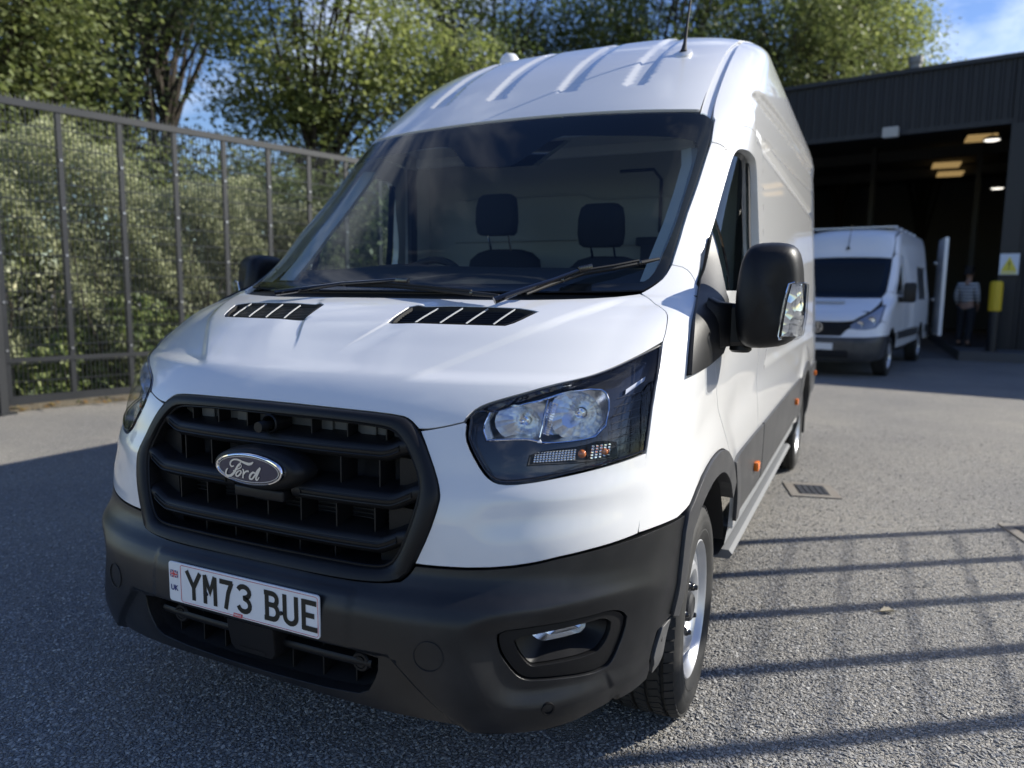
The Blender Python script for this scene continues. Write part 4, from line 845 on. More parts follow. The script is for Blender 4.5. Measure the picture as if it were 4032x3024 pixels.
# ------------------------------------------------------------------ number plate (flat, with lettering)
py_ = -.9735; pz = .5535
plate = empty('x'); bpy.data.objects.remove(plate)
def rrect(w, h, r, cx, cz, y, n=5):
    out = []
    for sx, sz, a0 in ((1, 1, 0), (-1, 1, 90), (-1, -1, 180), (1, -1, 270)):
        for k in range(n+1):
            t = rad(a0+90*k/n); out.append(Vector((cx+sx*(w/2-r)+r*math.cos(t), y, cz+sz*(h/2-r)+r*math.sin(t))))
    return out
mb = MB(); mb.loft([rrect(.52, .111, .009, 0, pz, py_+.004), rrect(.52, .111, .009, 0, pz, py_), rrect(.517, .108, .008, 0, pz, py_-.0008)], True, True, True)
plate = mb.build('number_plate', M['plate'], van, False)
yl = py_-.0016
mb = MB()
def chars(mb):
    w = .0134; x = -.1905; H = .079; z0 = pz-.0395; G = {}
    G['Y'] = [[(0, H), (.025, .036), (.025, 0)], [(.05, H), (.025, .036)]]
    G['M'] = [[(.0065, 0), (.0065, H)], [(.0435, 0), (.0435, H)], [(.0065, H), (.025, .036), (.0435, H)]]
    G['7'] = [[(0, H-.006), (.046, H-.006)], [(.0435, H-.004), (.030, .045), (.020, 0)]]
    arc = lambda cx, cz, rx, rz, a, b, n=10: [(cx+rx*math.cos(rad(a+(b-a)*k/n)), cz+rz*math.sin(rad(a+(b-a)*k/n))) for k in range(n+1)]
    G['3'] = [arc(.024, .058, .0195, .0148, 165, -80)+arc(.024, .0235, .0205, .0175, 80, -165)]
    G['B'] = [[(.0085, 0), (.0085, H)], [(0, H-.0062), (.026, H-.0062)]+arc(.028, .0575, .0140, .0150, 88, -88), [(.009, .0430), (.028, .0430)], [(.026, .0430)]+arc(.028, .0246, .0165, .0184, 88, -88)+[(0, .0062)]]
    G['U'] = [[(.0065, H), (.0065, .024)]+arc(.025, .0235, .0185, .0172, 180, 360)+[(.0435, H)]]
    G['E'] = [[(.0065, 0), (.0065, H)], [(.004, H-.006), (.047, H-.006)], [(.004, .040), (.040, .040)], [(.004, .006), (.049, .006)]]
    k = 0
    for ch in 'YM73 BUE':
        if ch == ' ': x += .033; continue
        for i, st_ in enumerate(G[ch]):
            P = [Vector((x+a, 0, z0+b)) for a, b in st_]; A = []; B = []
            for j, q in enumerate(P):
                a = (P[j]-P[j-1]).normalized() if j > 0 else (P[1]-P[0]).normalized(); b = (P[j+1]-P[j]).normalized() if j < len(P)-1 else a
                t = (a+b); t = t.normalized() if t.length > .2 else a; n = Vector((-t.z, 0, t.x)); m_ = 1/max(.5, t.dot(a)); A.append(q+n*w/2*m_); B.append(q-n*w/2*m_)
            nn = len(P); yy = yl-.00012*i-.0001
            mb.add([Vector((p.x, yy, p.z)) for p in A+B], [(j, j+1, nn+j+1, nn+j) for j in range(nn-1)])
        x += .0605
chars(mb); mb.build('plate_lettering', M['plate_black'], plate, False, fix=False, kind='stuff')
def text_obj(s, size, loc, m, par, name, bold=0.0, sx=1.0):
    cu = bpy.data.curves.new('t', 'FONT'); cu.body = s; cu.size = size; cu.align_x = 'CENTER'; cu.align_y = 'CENTER'; cu.offset = bold
    o = bpy.data.objects.new('t', cu); COL.objects.link(o); me = bpy.data.meshes.new_from_object(o.evaluated_get(bpy.context.evaluated_depsgraph_get())); bpy.data.objects.remove(o); bpy.data.curves.remove(cu)
    me.transform(Matrix.Translation(loc) @ Matrix.Rotation(rad(90), 4, 'X') @ Matrix.Diagonal((sx, 1, 1, 1))); me.materials.clear(); me.materials.append(m); q = bpy.data.objects.new(name, me); return link(q, par)
text_obj('UK', .021, (-.2385, yl-.0002, pz-.017), M['flag_blue'], plate, 'country_code', .0006, .95)
text_obj('PERRYS', .0078, (-.008, yl-.0006, pz-.0485), M['plate'], plate, 'dealer_name', .0001)
mb = MB(); mb.prism([(-.024, yl-.0002, pz-.0535), (.007, yl-.0002, pz-.0535), (.009, yl-.0002, pz-.0435), (-.022, yl-.0002, pz-.0435)], (0, .0004, 0)); mb.build('dealer_tab', M['red'], plate, False)
text_obj('Transit Bay Ltd', .0042, (.205, yl-.0002, pz-.0505), M['trim_dark'], plate, 'maker_print') if False else None
mb = MB(); mb.tube([Vector((p.x, p.y, p.z)) for p in rrect(.470, .102, .007, .0215, pz, yl)], .00065, 4, closed=True); mb.build('plate_border_line', M['red'], plate)
fx, fz, fw, fh = -.2385, pz+.0225, .030, .020
def rect(mb, x0, z0, x1, z1, y): mb.add([(x0, y, z0), (x1, y, z0), (x1, y, z1), (x0, y, z1)], [(0, 1, 2, 3)])
mb = MB(); rect(mb, fx-fw/2, fz-fh/2, fx+fw/2, fz+fh/2, yl); flag = mb.build('union_flag', M['flag_blue'], plate, False, fix=False)
def bandl(mb, p, q, w, y):
    a, b = Vector((p[0], y, p[1])), Vector((q[0], y, q[1])); t = (b-a).normalized(); n = Vector((-t.z, 0, t.x))*w/2; mb.add([a-n, b-n, b+n, a+n], [(0, 1, 2, 3)])
mb = MB(); c_ = lambda sx, sz: (fx+sx*fw*.44, fz+sz*fh*.44)
bandl(mb, c_(-1, -1), c_(1, 1), .0036, yl-.0002); bandl(mb, c_(-1, 1), c_(1, -1), .0036, yl-.0003); bandl(mb, (fx-fw/2, fz), (fx+fw/2, fz), .0062, yl-.0004); bandl(mb, (fx, fz-fh/2), (fx, fz+fh/2), .0062, yl-.0005)
mb.build('flag_white', M['plate'], flag, False, fix=False)
mb = MB(); bandl(mb, c_(-1, -1), c_(1, 1), .0013, yl-.0006); bandl(mb, c_(-1, 1), c_(1, -1), .0013, yl-.0007); bandl(mb, (fx-fw/2, fz), (fx+fw/2, fz), .0036, yl-.0008); bandl(mb, (fx, fz-fh/2), (fx, fz+fh/2), .0036, yl-.0009)
mb.build('flag_red', M['red'], flag, False, fix=False)
for x in (-.118, .118):
    mb = MB(); mb.lathe([(0, .0055), (-.003, .005), (-.0038, 0)], 14, 'y', (x+(.0 if x < 0 else .022), yl, pz-.012)); mb.build('plate_screw', M['matte'], plate)
# ------------------------------------------------------------------ headlights
M['bezel'] = mat('smoked_bezel', (.022, .022, .024), .14, coat=.7)
def headlight(s_):
    f = (lambda o: o) if s_ == 1 else None
    src = hl
    o = VB.panel('headlight', src, M['lens'], van, off=-.001, gap=.004, h=.014, skirt=.012)
    # black bezel behind the lens with two openings
    h1 = [(.594, 1.070), (.66, 1.088), (.717, 1.104), (.763, 1.122), (.808, 1.131), (.845, 1.118), (.866, 1.078), (.866, 1.025), (.848, .999), (.815, .992), (.743, .988), (.717, .996), (.692, 1.001), (.604, .996), (.588, 1.028)]
    h2 = [(.711, .957), (.736, .968), (.829, .976), (.856, .986), (.893, .977), (.898, .942), (.833, .937), (.733, .937), (.709, .935)]
    bz_ = VB.panel('bezel', src, M['bezel'], o, holes=[h1, h2], off=-.042, gap=.003, h=.016, skirt=0.0)
    rimloop = VB.loop3(src, -.002, .014, .0045); inl = VB.loop3(src, -.042, .014, .006)
    mb = MB(); mb.loft([rimloop, inl]) if len(rimloop) == len(inl) else None
    mb.build('housing_wall', M['gloss_black'], o, angle=60)
    mb = MB(); r3 = VB.loop3(src, .0005, .012, .0085); mb.tube(r3, .0022, 6, closed=True); mb.build('lens_edge', M['gloss_black'], o)
    # back of the housing
    def well(hole, d1, d2, sc, m, name):
        a = VB.loop3(hole, -.042, .010, .0); c = sum(a, Vector())/len(a)
        L1 = [c+(p-c)*sc+Vector((0, d1, 0)) for p in a]; L2 = [c+(p-c)*sc*.9+Vector((-.01, d2, 0)) for p in a]
        mb = MB(); mb.loft([a, L1, L2], True, False, True); w_ = mb.build(name, m, o, angle=50); return w_, a
    w1, a1 = well(h1, .045, .07, .98, M['silver'], 'reflector_well')
    mb = MB(); mb.tube([p+Vector((0, -.001, 0)) for p in a1], .0026, 6, closed=True); mb.build('chrome_trim', M['chrome'], o)
    # two reflector bowls with bulbs
    for cx, cz, R_, rz_ in ((.668, 1.045, .062, .046), (.795, 1.060, .070, .064)):
        c = VB.pt(cx, cz, -.050); ax = Vector((.10, -1, .02)).normalized(); u_ = ax.cross(Vector((0, 0, 1))).normalized(); w_ = u_.cross(ax); loops = []
        for t, k in ((1.0, 0), (.86, .020), (.66, .040), (.42, .056), (.2, .064)):
            loops.append([c-ax*k+u_*math.cos(a)*R_*t+w_*math.sin(a)*rz_*t for a in np.linspace(0, 2*math.pi, 18, endpoint=False)])
        mb = MB(); mb.loft(loops, True, False, True); mb.build('reflector', M['silver'], o, False)
        mb = MB(); p0 = c-ax*.062; mb.tube([p0, p0+ax*.016, p0+ax*.018, p0+ax*.036, p0+ax*.040], [.013, .013, .008, .007, .002], 14); mb.build('bulb', M['chrome'], o)
    # fluted side strips beside the bowls, angled bright strip between them
    p, q = VB.pt(.7205, 1.102, -.044), VB.pt(.7245, 1.004, -.044)
    mb = MB(); mb.tube([p, q], .0028, 8); mb.build('divider', M['chrome'], o)
    for k in range(14):
        z0_ = 1.016+k*.0062; mb = MB(); mb.box(VB.pt(.738, z0_, -.056), (.022, .004, .0036), Matrix.Rotation(rad(12), 3, 'Y')); mb.build('flute', M['chrome'], o, False)
    # indicator strip
    w2, a2 = well(h2, .022, .03, .97, M['trim_dark'], 'indicator_well')
    for r_ in range(5):
        for k in range(24):
            x = .722+k*.0072; z0_ = .944+r_*.0062+(x-.72)*.02
            if x > .835 and k % 2: continue
            mb = None
    mb = MB()
    for r_ in range(5):
        for k in range(14):
            x = .724+k*.0068; z0_ = .943+r_*.0060+(x-.72)*.03; c = VB.pt(x, z0_, -.052); mb.box(c, (.0056, .006, .0048), bev=.0012)
    mb.build('reflector_tiles', M['chrome'], o, False)
    mb = MB()
    for r_ in range(5):
        for k in range(5):
            x = .852+k*.0088; z0_ = .945+r_*.0072+(x-.85)*.05; c = VB.pt(x, z0_, -.056); mb.box(c, (.0072, .006, .0058), bev=.0014)
    mb.build('reflector_tiles', M['facet'], o, False)
    for cx, r_ in ((.826, .011), (.874, .009)):
        c = VB.pt(cx, .958, -.046); mb = MB(); loops = [[c+Vector((r_*math.sin(t)*math.cos(a), -r_*.9*math.cos(t), r_*math.sin(t)*math.sin(a))) for a in np.linspace(0, 6.283, 16, endpoint=False)] for t in np.linspace(.1, 2.2, 7)]; mb.loft(loops, True, True, True); mb.build('indicator_bulb', mat('amber_bulb', (.45, .12, .02), .1, coat=1), o)
    # bright fin and vertical ribs on the outer end
    p, q = VB.pt(.898, 1.120, -.030), VB.pt(.912, 1.140, -.022)
    mb = MB(); mb.prism([VB.pt(.888, 1.112, -.034), VB.pt(.915, 1.142, -.026), VB.pt(.916, 1.130, -.026), VB.pt(.889, 1.100, -.034)], (0, .003, 0)); mb.build('bright_fin', M['steel'], o, False)
    for k in range(7):
        z0_ = .965+k*.021; mb = MB(); mb.tube([VB.pt(.876, z0_, -.038), VB.pt(.924, z0_+.012, -.030)], .0008, 4); mb.build('bezel_rib', M['trim_dark'], o)
    r3 = [VB.pt(.70+.004*k, .964+.0*k, -.038) for k in (0, 1)]
    mb = MB(); mb.prism([VB.pt(.722, .990, -.038), VB.pt(.732, .990, -.038), VB.pt(.727, .998, -.038)], (0, .002, 0)); mb.build('arrow_mark', M['plate'], o, False)
    return o
hL = headlight(1)
hR = mirror_obj(hL, van)
# ------------------------------------------------------------------ bonnet vents
def vent_part(s_):
    a = VB.loop3(vent if s_ == 1 else mir(vent), -.004, .02, .004); c = sum(a, Vector())/len(a)
    mb = MB(); mb.loft([[p+Vector((0, 0, .004)) for p in a], [c+(p-c)*.97+Vector((0, .0, .003)) for p in a], [c+(p-c)*.95+Vector((0, .004, -.035)) for p in a]], True, False, True); v = mb.build('bonnet_vent', M['matte'], van, angle=40)
    x0, x1 = .19, .53
    for k in range(9):
        t = k/8; z = 1.258+t*.036; xa, xb = .166+.012*t, .535+.022*t
        P = [VB.pt(s_*x, z, -.012) for x in np.linspace(xa, xb, 6)]; mb = MB(); mb.tube(P, .0035, 5); mb.build('louvre_slat', M['plastic'], v)
    for x in (.245, .325, .405, .485):
        P = [VB.pt(s_*(x+.018*t), 1.257+.040*t, -.001) for t in (0, .35, .7, 1)]
        mb = MB(); mb.loft([[p+Vector((-.0011, 0, -.003)), p+Vector((-.0011, 0, .001)), p+Vector((.0011, 0, .001)), p+Vector((.0011, 0, -.003))] for p in P], True, True, True); mb.build('vent_rib', M['vent_rib'], v)
    return v
vent_part(1); vent_part(-1)
# ------------------------------------------------------------------ wipers
def wiper(blade, arm, joint, s=1):
    B = [VB.pt(x, z, o_) for x, z, o_ in blade]; A = [VB.pt(x, z, o_) for x, z, o_ in arm]
    mb = MB(); k = len(B); mb.tube(B, [.004]+[.0075]*(k-2)+[.005], 8); mb.tube([p+Vector((0, -.006, .008)) for p in B[1:-1]], .004, 6); w = mb.build('wiper_blade', M['matte'], van)
    mb = MB(); mb.tube(A, [.011, .009]+[.006]*(len(A)-2), 8); mb.build('wiper_arm', M['gloss_black'], w)
    mb = MB(); j = VB.pt(*joint); d = (B[-1]-B[0]).normalized(); mb.box(j, (.016, .05, .018), d.to_track_quat('Y', 'Z').to_matrix(), .003); mb.build('wiper_joint', M['gloss_black'], w)
    for q in (B[1], B[-2]):
        mb = MB(); mb.box(q, (.016, .012, .014), d.to_track_quat('Y', 'Z').to_matrix(), .003); mb.build('wiper_clip', M['gloss_black'], w)
    return w
wiper([(.505, 1.322, .018), (.56, 1.366, .018), (.614, 1.393, .016), (.694, 1.412, .014), (.75, 1.430, .012), (.797, 1.446, .012)], [(.440, 1.30, .02), (.482, 1.312, .030), (.55, 1.352, .034), (.606, 1.391, .030)], (.612, 1.396, .03))
wiper([(-.305, 1.348, .018), (-.196, 1.348, .018), (.0, 1.344, .018), (.18, 1.331, .020), (.344, 1.318, .022), (.437, 1.312, .022)], [(-.42, 1.315, .02), (-.328, 1.320, .025), (-.179, 1.336, .032), (.03, 1.347, .036)], (.043, 1.345, .034))
# ------------------------------------------------------------------ trims along the sides
arch_pts = [(.42, .665), (.36, .735), (.312, .770), (.221, .816), (.129, .843), (.021, .852), (-.099, .846), (-.244, .814), (-.356, .757), (-.385, .70), (-.405, .60), (-.425, .49)]
def arch_trim(yc, pts, name):
    outer = [('s', yc+a, b) for a, b in pts]; inner = [('s', yc+a*.865, .335+(b-.335)*.855) for a, b in pts][::-1]
    return VB.panel(name, outer+inner, M['plastic_grey'], van, off=.010, gap=.001, h=.016, skirt=.05, mirror=True)
arch_trim(0, arch_pts, 'wheel_arch_trim')
rp = [(.52, .36), (.505, .50), (.46, .62), (.36, .735), (.312, .770), (.221, .816), (.129, .843), (.021, .852), (-.099, .846), (-.244, .814), (-.356, .757), (-.46, .64), (-.505, .50), (-.52, .36)]
arch_trim(3.75, rp, 'wheel_arch_trim')
VB.panel('door_moulding', [('s', .475, .50), ('s', .455, .60), ('s', .415, .690), ('s', .385, .745), ('s', .8, .752), ('s', 1.244, .752), ('s', 1.244, .485)], M['plastic_grey'], van, off=.012, gap=.002, h=.025, skirt=.014, mirror=True)
VB.panel('side_moulding', [('s', 1.262, .485), ('s', 1.262, .752), ('s', 2.0, .757), ('s', 3.33, .765), ('s', 3.27, .66), ('s', 3.235, .50)], M['plastic_grey'], van, off=.012, gap=.002, h=.03, skirt=.014, mirror=True)
VB.panel('rear_moulding', [('s', 4.29, .50), ('s', 4.25, .66), ('s', 4.17, .765), ('s', 4.90, .765), ('s', 4.90, .50)], M['plastic_grey'], van, off=.012, gap=.002, h=.03, skirt=.014, mirror=True)
sill_m = mat('grey_white_sill', (.30, .31, .32), .45)
step_m = mat('grey_step', (.17, .175, .18), .5)
for s_ in (1, -1):
    mb = MB(); loops = []
    for y in np.linspace(.49, 3.20, 24):
        loops.append([Vector((s_*(.955+a), y, b)) for a, b in ((0, .475), (.028, .47), (.018, .40), (-.005, .355), (-.05, .335), (-.10, .335))])
    mb.loft(loops, False); mb.build('sill', sill_m, van, angle=30)
    mb = MB(); loops = []
    for y in np.linspace(.62, 3.0, 14):
        loops.append([Vector((s_*a, y, b)) for a, b in ((.90, .335), (.972, .335), (.985, .32), (.975, .30), (.90, .295))])
    mb.loft(loops, True, True, True); mb.build('side_step', step_m, van)
    for y in (.99, 2.92, 4.70):
        z = .605 if y < 1 else (.64 if y < 3 else .67)
        p = Vector(VB.surf(np.array([VB.sy(y, z)]), np.array([z]), .012)[0]); p.x *= s_
        mb = MB(); mb.box(p+Vector((s_*.010, 0, 0)), (.022, .062, .040), bev=.008); mb.build('side_marker', M['amber'], van)
    mb = MB(); mb.box((s_*.985, 1.12, 1.22), (.03, .16, .035), bev=.012); mb.build('door_handle', M['plastic'], van)
# fender end cap (weathered lower corner behind the bumper)
M['corner'] = mat('scuffed_grey_plastic', (.075, .076, .078), .5, var=(14.0, (.12, .12, .12), .45, .7))
VB.panel('bumper_corner', [('s', -.41, .478), (.9735, .468), (.957, .40), (.945, .350), ('s', -.45, .36)], M['corner'], van, off=.001, gap=.0002, h=.012, skirt=.01, mirror=True)
# ------------------------------------------------------------------ wheels
def make_wheel():
    """axis along +x (outer face at +x), centre at the origin"""
    mb = MB(); R_ = .335; w = .114
    prof = [(-.075, .205), (-.100, .215), (-w, .262), (-w-.004, .285), (-w, .305), (-.104, .322)]
    prof += [(-.090, .331), (-.075, R_-.001), (-.0725, R_-.009), (-.0655, R_-.009), (-.063, R_), (-.028, R_+.001), (-.0255, R_-.009), (-.0185, R_-.009), (-.016, R_+.001), (.016, R_+.001), (.0185, R_-.009), (.0255, R_-.009), (.028, R_+.001), (.063, R_), (.0655, R_-.009), (.0725, R_-.009), (.075, R_-.001), (.090, .331)]
    prof += [(.104, .322), (w, .305), (w+.0035, .296), (w+.003, .290), (w+.0045, .285), (w+.0055, .275), (w+.004, .262), (w+.0015, .255), (w+.0025, .250), (.108, .228), (.100, .216), (.088, .211), (.075, .205)]
    mb.lathe(prof, 96, 'x')
    t = mb.build('tyre', M['rubber'], None, angle=30)
    mb = MB(); nlug = 62
    for k in range(nlug):
        a = 2*math.pi*k/nlug; Mx = Matrix.Rotation(a, 3, 'X')
        for x0, ln, sk, r_ in ((.0895, .028, .10, .3325), (-.0895, .028, -.10, .3325), (.047, .032, .35, .3365), (0, .028, -.3, .3370), (-.047, .032, .35, .3365)):
            c = Mx @ Vector((x0, 0, r_-.004)); Mz = Mx @ Matrix.Rotation(sk, 3, 'Z') @ (Matrix.Rotation(.28 if x0 > .08 else (-.28 if x0 < -.08 else 0), 3, 'Y'))
            mb.box(c, (ln, .0265, .012), Mz)
    lug = mb.build('tread_blocks', M['rubber'], t, False, kind='stuff', fix=False)
    mb = MB()
    prof = [(.075, .205), (.090, .206), (.1005, .215), (.1045, .2195), (.107, .2155), (.102, .2095), (.090, .203), (.082, .196), (.080, .186), (.055, .183), (.050, .178), (.055, .172), (.078, .160), (.092, .140), (.094, .122), (.084, .104), (.070, .094), (.066, .070), (.066, .040)]
    mb.lathe(prof, 72, 'x'); rim_ = mb.build('rim', M['steel'], None, angle=28)
    mb = MB(); mb.lathe([(-.09, .205), (-.09, .19), (.03, .184), (.05, .178)], 48, 'x'); mb.lathe([(-.02, .178), (-.02, .02)], 32, 'x'); mb.build('brake_disc', M['matte'], rim_)
    mb = MB(); mb.lathe([(.060, .048), (.092, .046), (.098, .040), (.100, .034), (.097, .030), (.097, 0)], 32, 'x'); mb.build('hub_cap', M['trim_dark'], rim_, angle=30)
    for k in range(6):
        a = 2*math.pi*(k+.5)/6
        mb = MB(); ring = [[Vector((xx, rr*math.cos(a+da)*1.0, rr*math.sin(a+da))) for da, rr in [(.115*math.cos(t), .171+.011*math.sin(t)) for t in np.linspace(0, 6.283, 16, endpoint=False)]] for xx in (.0602, .0665)]
        mb.loft([[v+Vector((.004, 0, 0)) for v in ring[0]], ring[0]], True, False, True); mb.build('rim_slot', M['dark'], rim_)
    for k in range(5):
        a = 2*math.pi*k/5+.35; c = (0, .079*math.cos(a), .079*math.sin(a))
        mb = MB(); mb.lathe([(.062, .017), (.080, .016), (.082, .0145)], 6, 'x', c); mb.lathe([(.078, .0135), (.090, .0125), (.094, .009), (.095, .0085), (.100, .008), (.102, .005), (.102, 0)], 16, 'x', c); mb.build('wheel_nut', M['gloss_black'], rim_, angle=30)
    return t, rim_
t0, r0 = make_wheel()
def place_wheel(x, y, rz, first=False):
    w = bpy.data.objects.new('wheel', None); w.empty_display_size = .1; link(w, van); w.location = (x, y, .337); w.rotation_euler = (random.Random(int(x*99+y*7)).uniform(0, 1), 0, rz)
    for o in (t0, r0):
        if first: o.parent = w
        else: copy_tree(o, w)
    return w
place_wheel(.862, 0, rad(2), True); place_wheel(.862, 3.75, 0); place_wheel(-.862, 0, rad(182)); place_wheel(-.862, 3.75, rad(180))
for s_ in (1, -1):
    mb = MB(); mb.box((s_*.86, 4.33, .36), (.24, .012, .34)); mb.build('mud_flap', M['matte'], van)
# ------------------------------------------------------------------ door mirrors, quarter sails, side windows
def side_bits():
    sail = [('s', -.31, 1.122), ('s', .066, 1.372), ('s', .165, 1.428), ('s', .294, 1.540), ('s', .262, 1.46), ('s', .20, 1.375), ('s', .165, 1.30), ('s', .150, 1.20), ('s', .06, 1.160)]
    o = VB.panel('mirror_sail', sail, M['plastic'], van, off=.016, gap=.001, h=.016, skirt=.02, sm=1)
    fr = [Vector(q)+Vector((.022, 0, 0)) for q in [VB.surf(np.array([VB.sy(y, z)]), np.array([z]))[0] for y, z in ((-.18, 1.165), (-.02, 1.285), (.12, 1.372))]]
    # arm with two stubs
    mb = MB()
    def sect(x, y0, y1, z0, z1, r=.012): return [Vector((x, y, z)) for y, z in [(y0+r, z0), (y1-r, z0), (y1, z0+r), (y1, z1-r), (y1-r, z1), (y0+r, z1), (y0, z1-r), (y0, z0+r)]]
    mb.loft([sect(.975, -.05, .15, 1.165, 1.335), sect(1.0, -.03, .14, 1.178, 1.320), sect(1.035, .03, .13, 1.186, 1.316), sect(1.10, .04, .13, 1.190, 1.314)], True, True, True)
    arm = mb.build('mirror_arm', M['plastic'], van, angle=40)
    mb = MB(); mb.lathe([(1.165, .0), (1.165, .026), (1.172, .034), (1.21, .034), (1.215, .030), (1.25, .030)], 20, 'z', (1.058, .085, 0)); mb.build('mirror_pivot', M['plastic'], arm, angle=40)
    # housing
    out = [(1.048, 1.250), (1.043, 1.320), (1.048, 1.400), (1.058, 1.455), (1.074, 1.488), (1.100, 1.501), (1.150, 1.504), (1.190, 1.499), (1.212, 1.482), (1.224, 1.44), (1.231, 1.37), (1.236, 1.30), (1.232, 1.245), (1.215, 1.210), (1.180, 1.188), (1.130, 1.180), (1.085, 1.180), (1.066, 1.192), (1.053, 1.215)]
    P = smooth_loop(out, 1, keep=80); c = np.array([1.140, 1.345])
    def ring(k, y, shear=0): return [Vector((c[0]+(p[0]-c[0])*k, y+shear*(p[0]-c[0]), c[1]+(p[1]-c[1])*k)) for p in P]
    mb = MB(); mb.loft([ring(.20, -.006, .25), ring(.55, -.002, .26), ring(.78, .006, .28), ring(.89, .018, .3), ring(.955, .038, .3), ring(.99, .066, .28), ring(1.0, .10, .25), ring(.99, .150, .15), ring(.965, .172, .1), ring(.93, .174, .1)], True, True, True)
    h = mb.build('mirror_housing', M['plastic'], van, angle=60)
    mb = MB(); mb.loft([ring(.90, .1745, .1), ring(.10, .1755, .1)], True, False, True); mb.build('mirror_glass', M['chrome'], h)
    # indicator lens wrapped round the outer edge
    segs = []
    for z, xi, k in ((1.382, 1.214, .0), (1.377, 1.198, 1), (1.33, 1.187, 1), (1.28, 1.180, 1), (1.222, 1.174, 1), (1.211, 1.180, .0)):
        xo = 1.234 if z > 1.25 else 1.226; g = .010 if k else .0
        segs.append([Vector((xi, .016, z)), Vector((xi+.010, -.001+.012*(1-k), z)), Vector((xi+.036, .006+.012*(1-k), z)), Vector((xo-.004+g*.8, .034+.01*(1-k), z)), Vector((xo+g*1.3, .070, z)), Vector((xo+g*1.2, .118, z)), Vector((xo-.01, .124, z)), Vector((xi+.01, .09, z))])
    mb = MB(); mb.loft(segs, True, True, True); ind = mb.build('mirror_indicator', M['clear'], h, angle=60)
    mb = MB(); mb.loft([[q+(Vector((1.19, .10, q.z))-q)*.12+Vector((0, .006, 0)) for q in s] for s in segs[1:5]], True, True, True); mb.build('indicator_reflector', M['facet'], h, angle=60)
    mb = MB(); mb.tube([q+Vector((0, -.001, 0)) for q in [s[0] for s in segs]], .003, 6); mb.build('indicator_edge', M['chrome'], h)
    return o, arm, h
sb = side_bits()
mirror_obj(sb[0], van)
for q in sb[1:]:
    c = mirror_obj(q, van); c.location = (0, .20, 0)
# door glass set inside the opening with its black channels
gl = VB.panel('side_window', win, M['side_glass'], van, off=-.034, gap=-.006, h=.04, skirt=0, hole_skirt=0, mirror=True, sm=2)
def wpost(y, z0, z1, w, off, m, name):
    for s_ in (1, -1):
        pts = [VB.surf(np.array([VB.sy(y, z)]), np.array([z]), off)[0] for z in np.linspace(z0, z1, 12)]
        mb = MB(); mb.loft([[Vector((s_*p[0], p[1]-w/2, p[2])), Vector((s_*(p[0]+.004), p[1]-w/2, p[2])), Vector((s_*(p[0]+.004), p[1]+w/2, p[2])), Vector((s_*p[0], p[1]+w/2, p[2]))] for p in pts], True, True, True); mb.build(name, m, van, False)
wpost(.44, 1.36, 1.66, .035, -.031, M['gloss_black'], 'window_bar')
wpost(1.035, 1.36, 1.90, .05, -.032, M['matte'], 'window_channel')
# ------------------------------------------------------------------ roof aerial and ventilator
p = VB.pt(.599, 2.404); n_ = VB.ptn(.599, 2.404)
mb = MB(); mb.loft([[p+n_*h_+Vector((r_*math.cos(t), r_*1.2*math.sin(t), r_*math.sin(t)*.75)) for t in np.linspace(0, 6.283, 20, endpoint=False)] for h_, r_ in ((-.01, .040), (.006, .038), (.012, .026))], True, True, True); mb.build('aerial_plinth', WM, van, angle=30)
d = Vector((.06, .14, 1)).normalized(); mb = MB(); mb.tube([p+n_*.005, p+d*.02, p+d*.05, p+d*.12], [.020, .013, .008, .006], 12); mb.tube([p+d*.11, p+d*.5, p+d*.95], [.0055, .0048, .004], 8); mb.build('aerial', M['rubber'], van)
mb = MB(); mb.lathe([(-.05, .05), (.07, .05), (.075, .062), (.11, .06), (.14, .04), (.152, 0)], 24, 'z', (-.60, 1.80, 2.60)); mb.build('roof_ventilator', WM, van, angle=50)
# ------------------------------------------------------------------ cab interior
mb = MB(); mb.box((0, 1.36, 1.35), (1.80, .03, 1.50)); bh = mb.build('bulkhead', M['bulkhead'], van, False)
for zz_, y_ in ((1.62, 1.335), (1.85, 1.335)):
    mb = MB(); mb.tube([(-.7, y_, zz_), (.05, y_, zz_), (.12, y_, zz_-.03), (.62, y_, zz_-.03)], .006, 6); mb.build('pressed_rib', M['bulkhead'], bh)
mb = MB(); mb.tube([(.25, 1.335, 1.95), (.42, 1.335, 1.95), (.46, 1.335, 1.90), (.46, 1.335, 1.65), (.52, 1.335, 1.60)], .008, 6); mb.build('pressed_rib', M['trim_dark'], bh)
mb = MB(); mb.box((0, 1.06, 2.06), (1.50, .62, .02)); mb.build('headliner', M['trim_pale'], van, False)
mb = MB(); mb.box((0, .86, 2.02), (1.36, .24, .03), bev=.01); mb.box((0, .95, 1.985), (1.40, .03, .05), bev=.01); mb.build('overhead_shelf', M['trim_pale'], van, False)
mb = MB(); mb.box((0, .6, .62), (1.70, 1.5, .05)); mb.build('cab_floor', M['trim_dark'], van, False)
mb = MB(); loops = []
for x in np.linspace(-.86, .86, 24):
    k = 1-.15*abs(x)**3; h_ = 1.440+.018*math.exp(-((x+.32)/.22)**2)-.012*abs(x)
    loops.append([Vector((x, y, z)) for y, z in ((-.10+.28*x*x, 1.355), (.0+.22*x*x, 1.375), (.14, 1.42), (.24, h_), (.32, h_-.006), (.36, h_-.04), (.38, 1.30), (.36, 1.05), (.30, .80))])
mb.loft(loops, False); mb.build('dashboard', M['trim_dark'], van, angle=40)
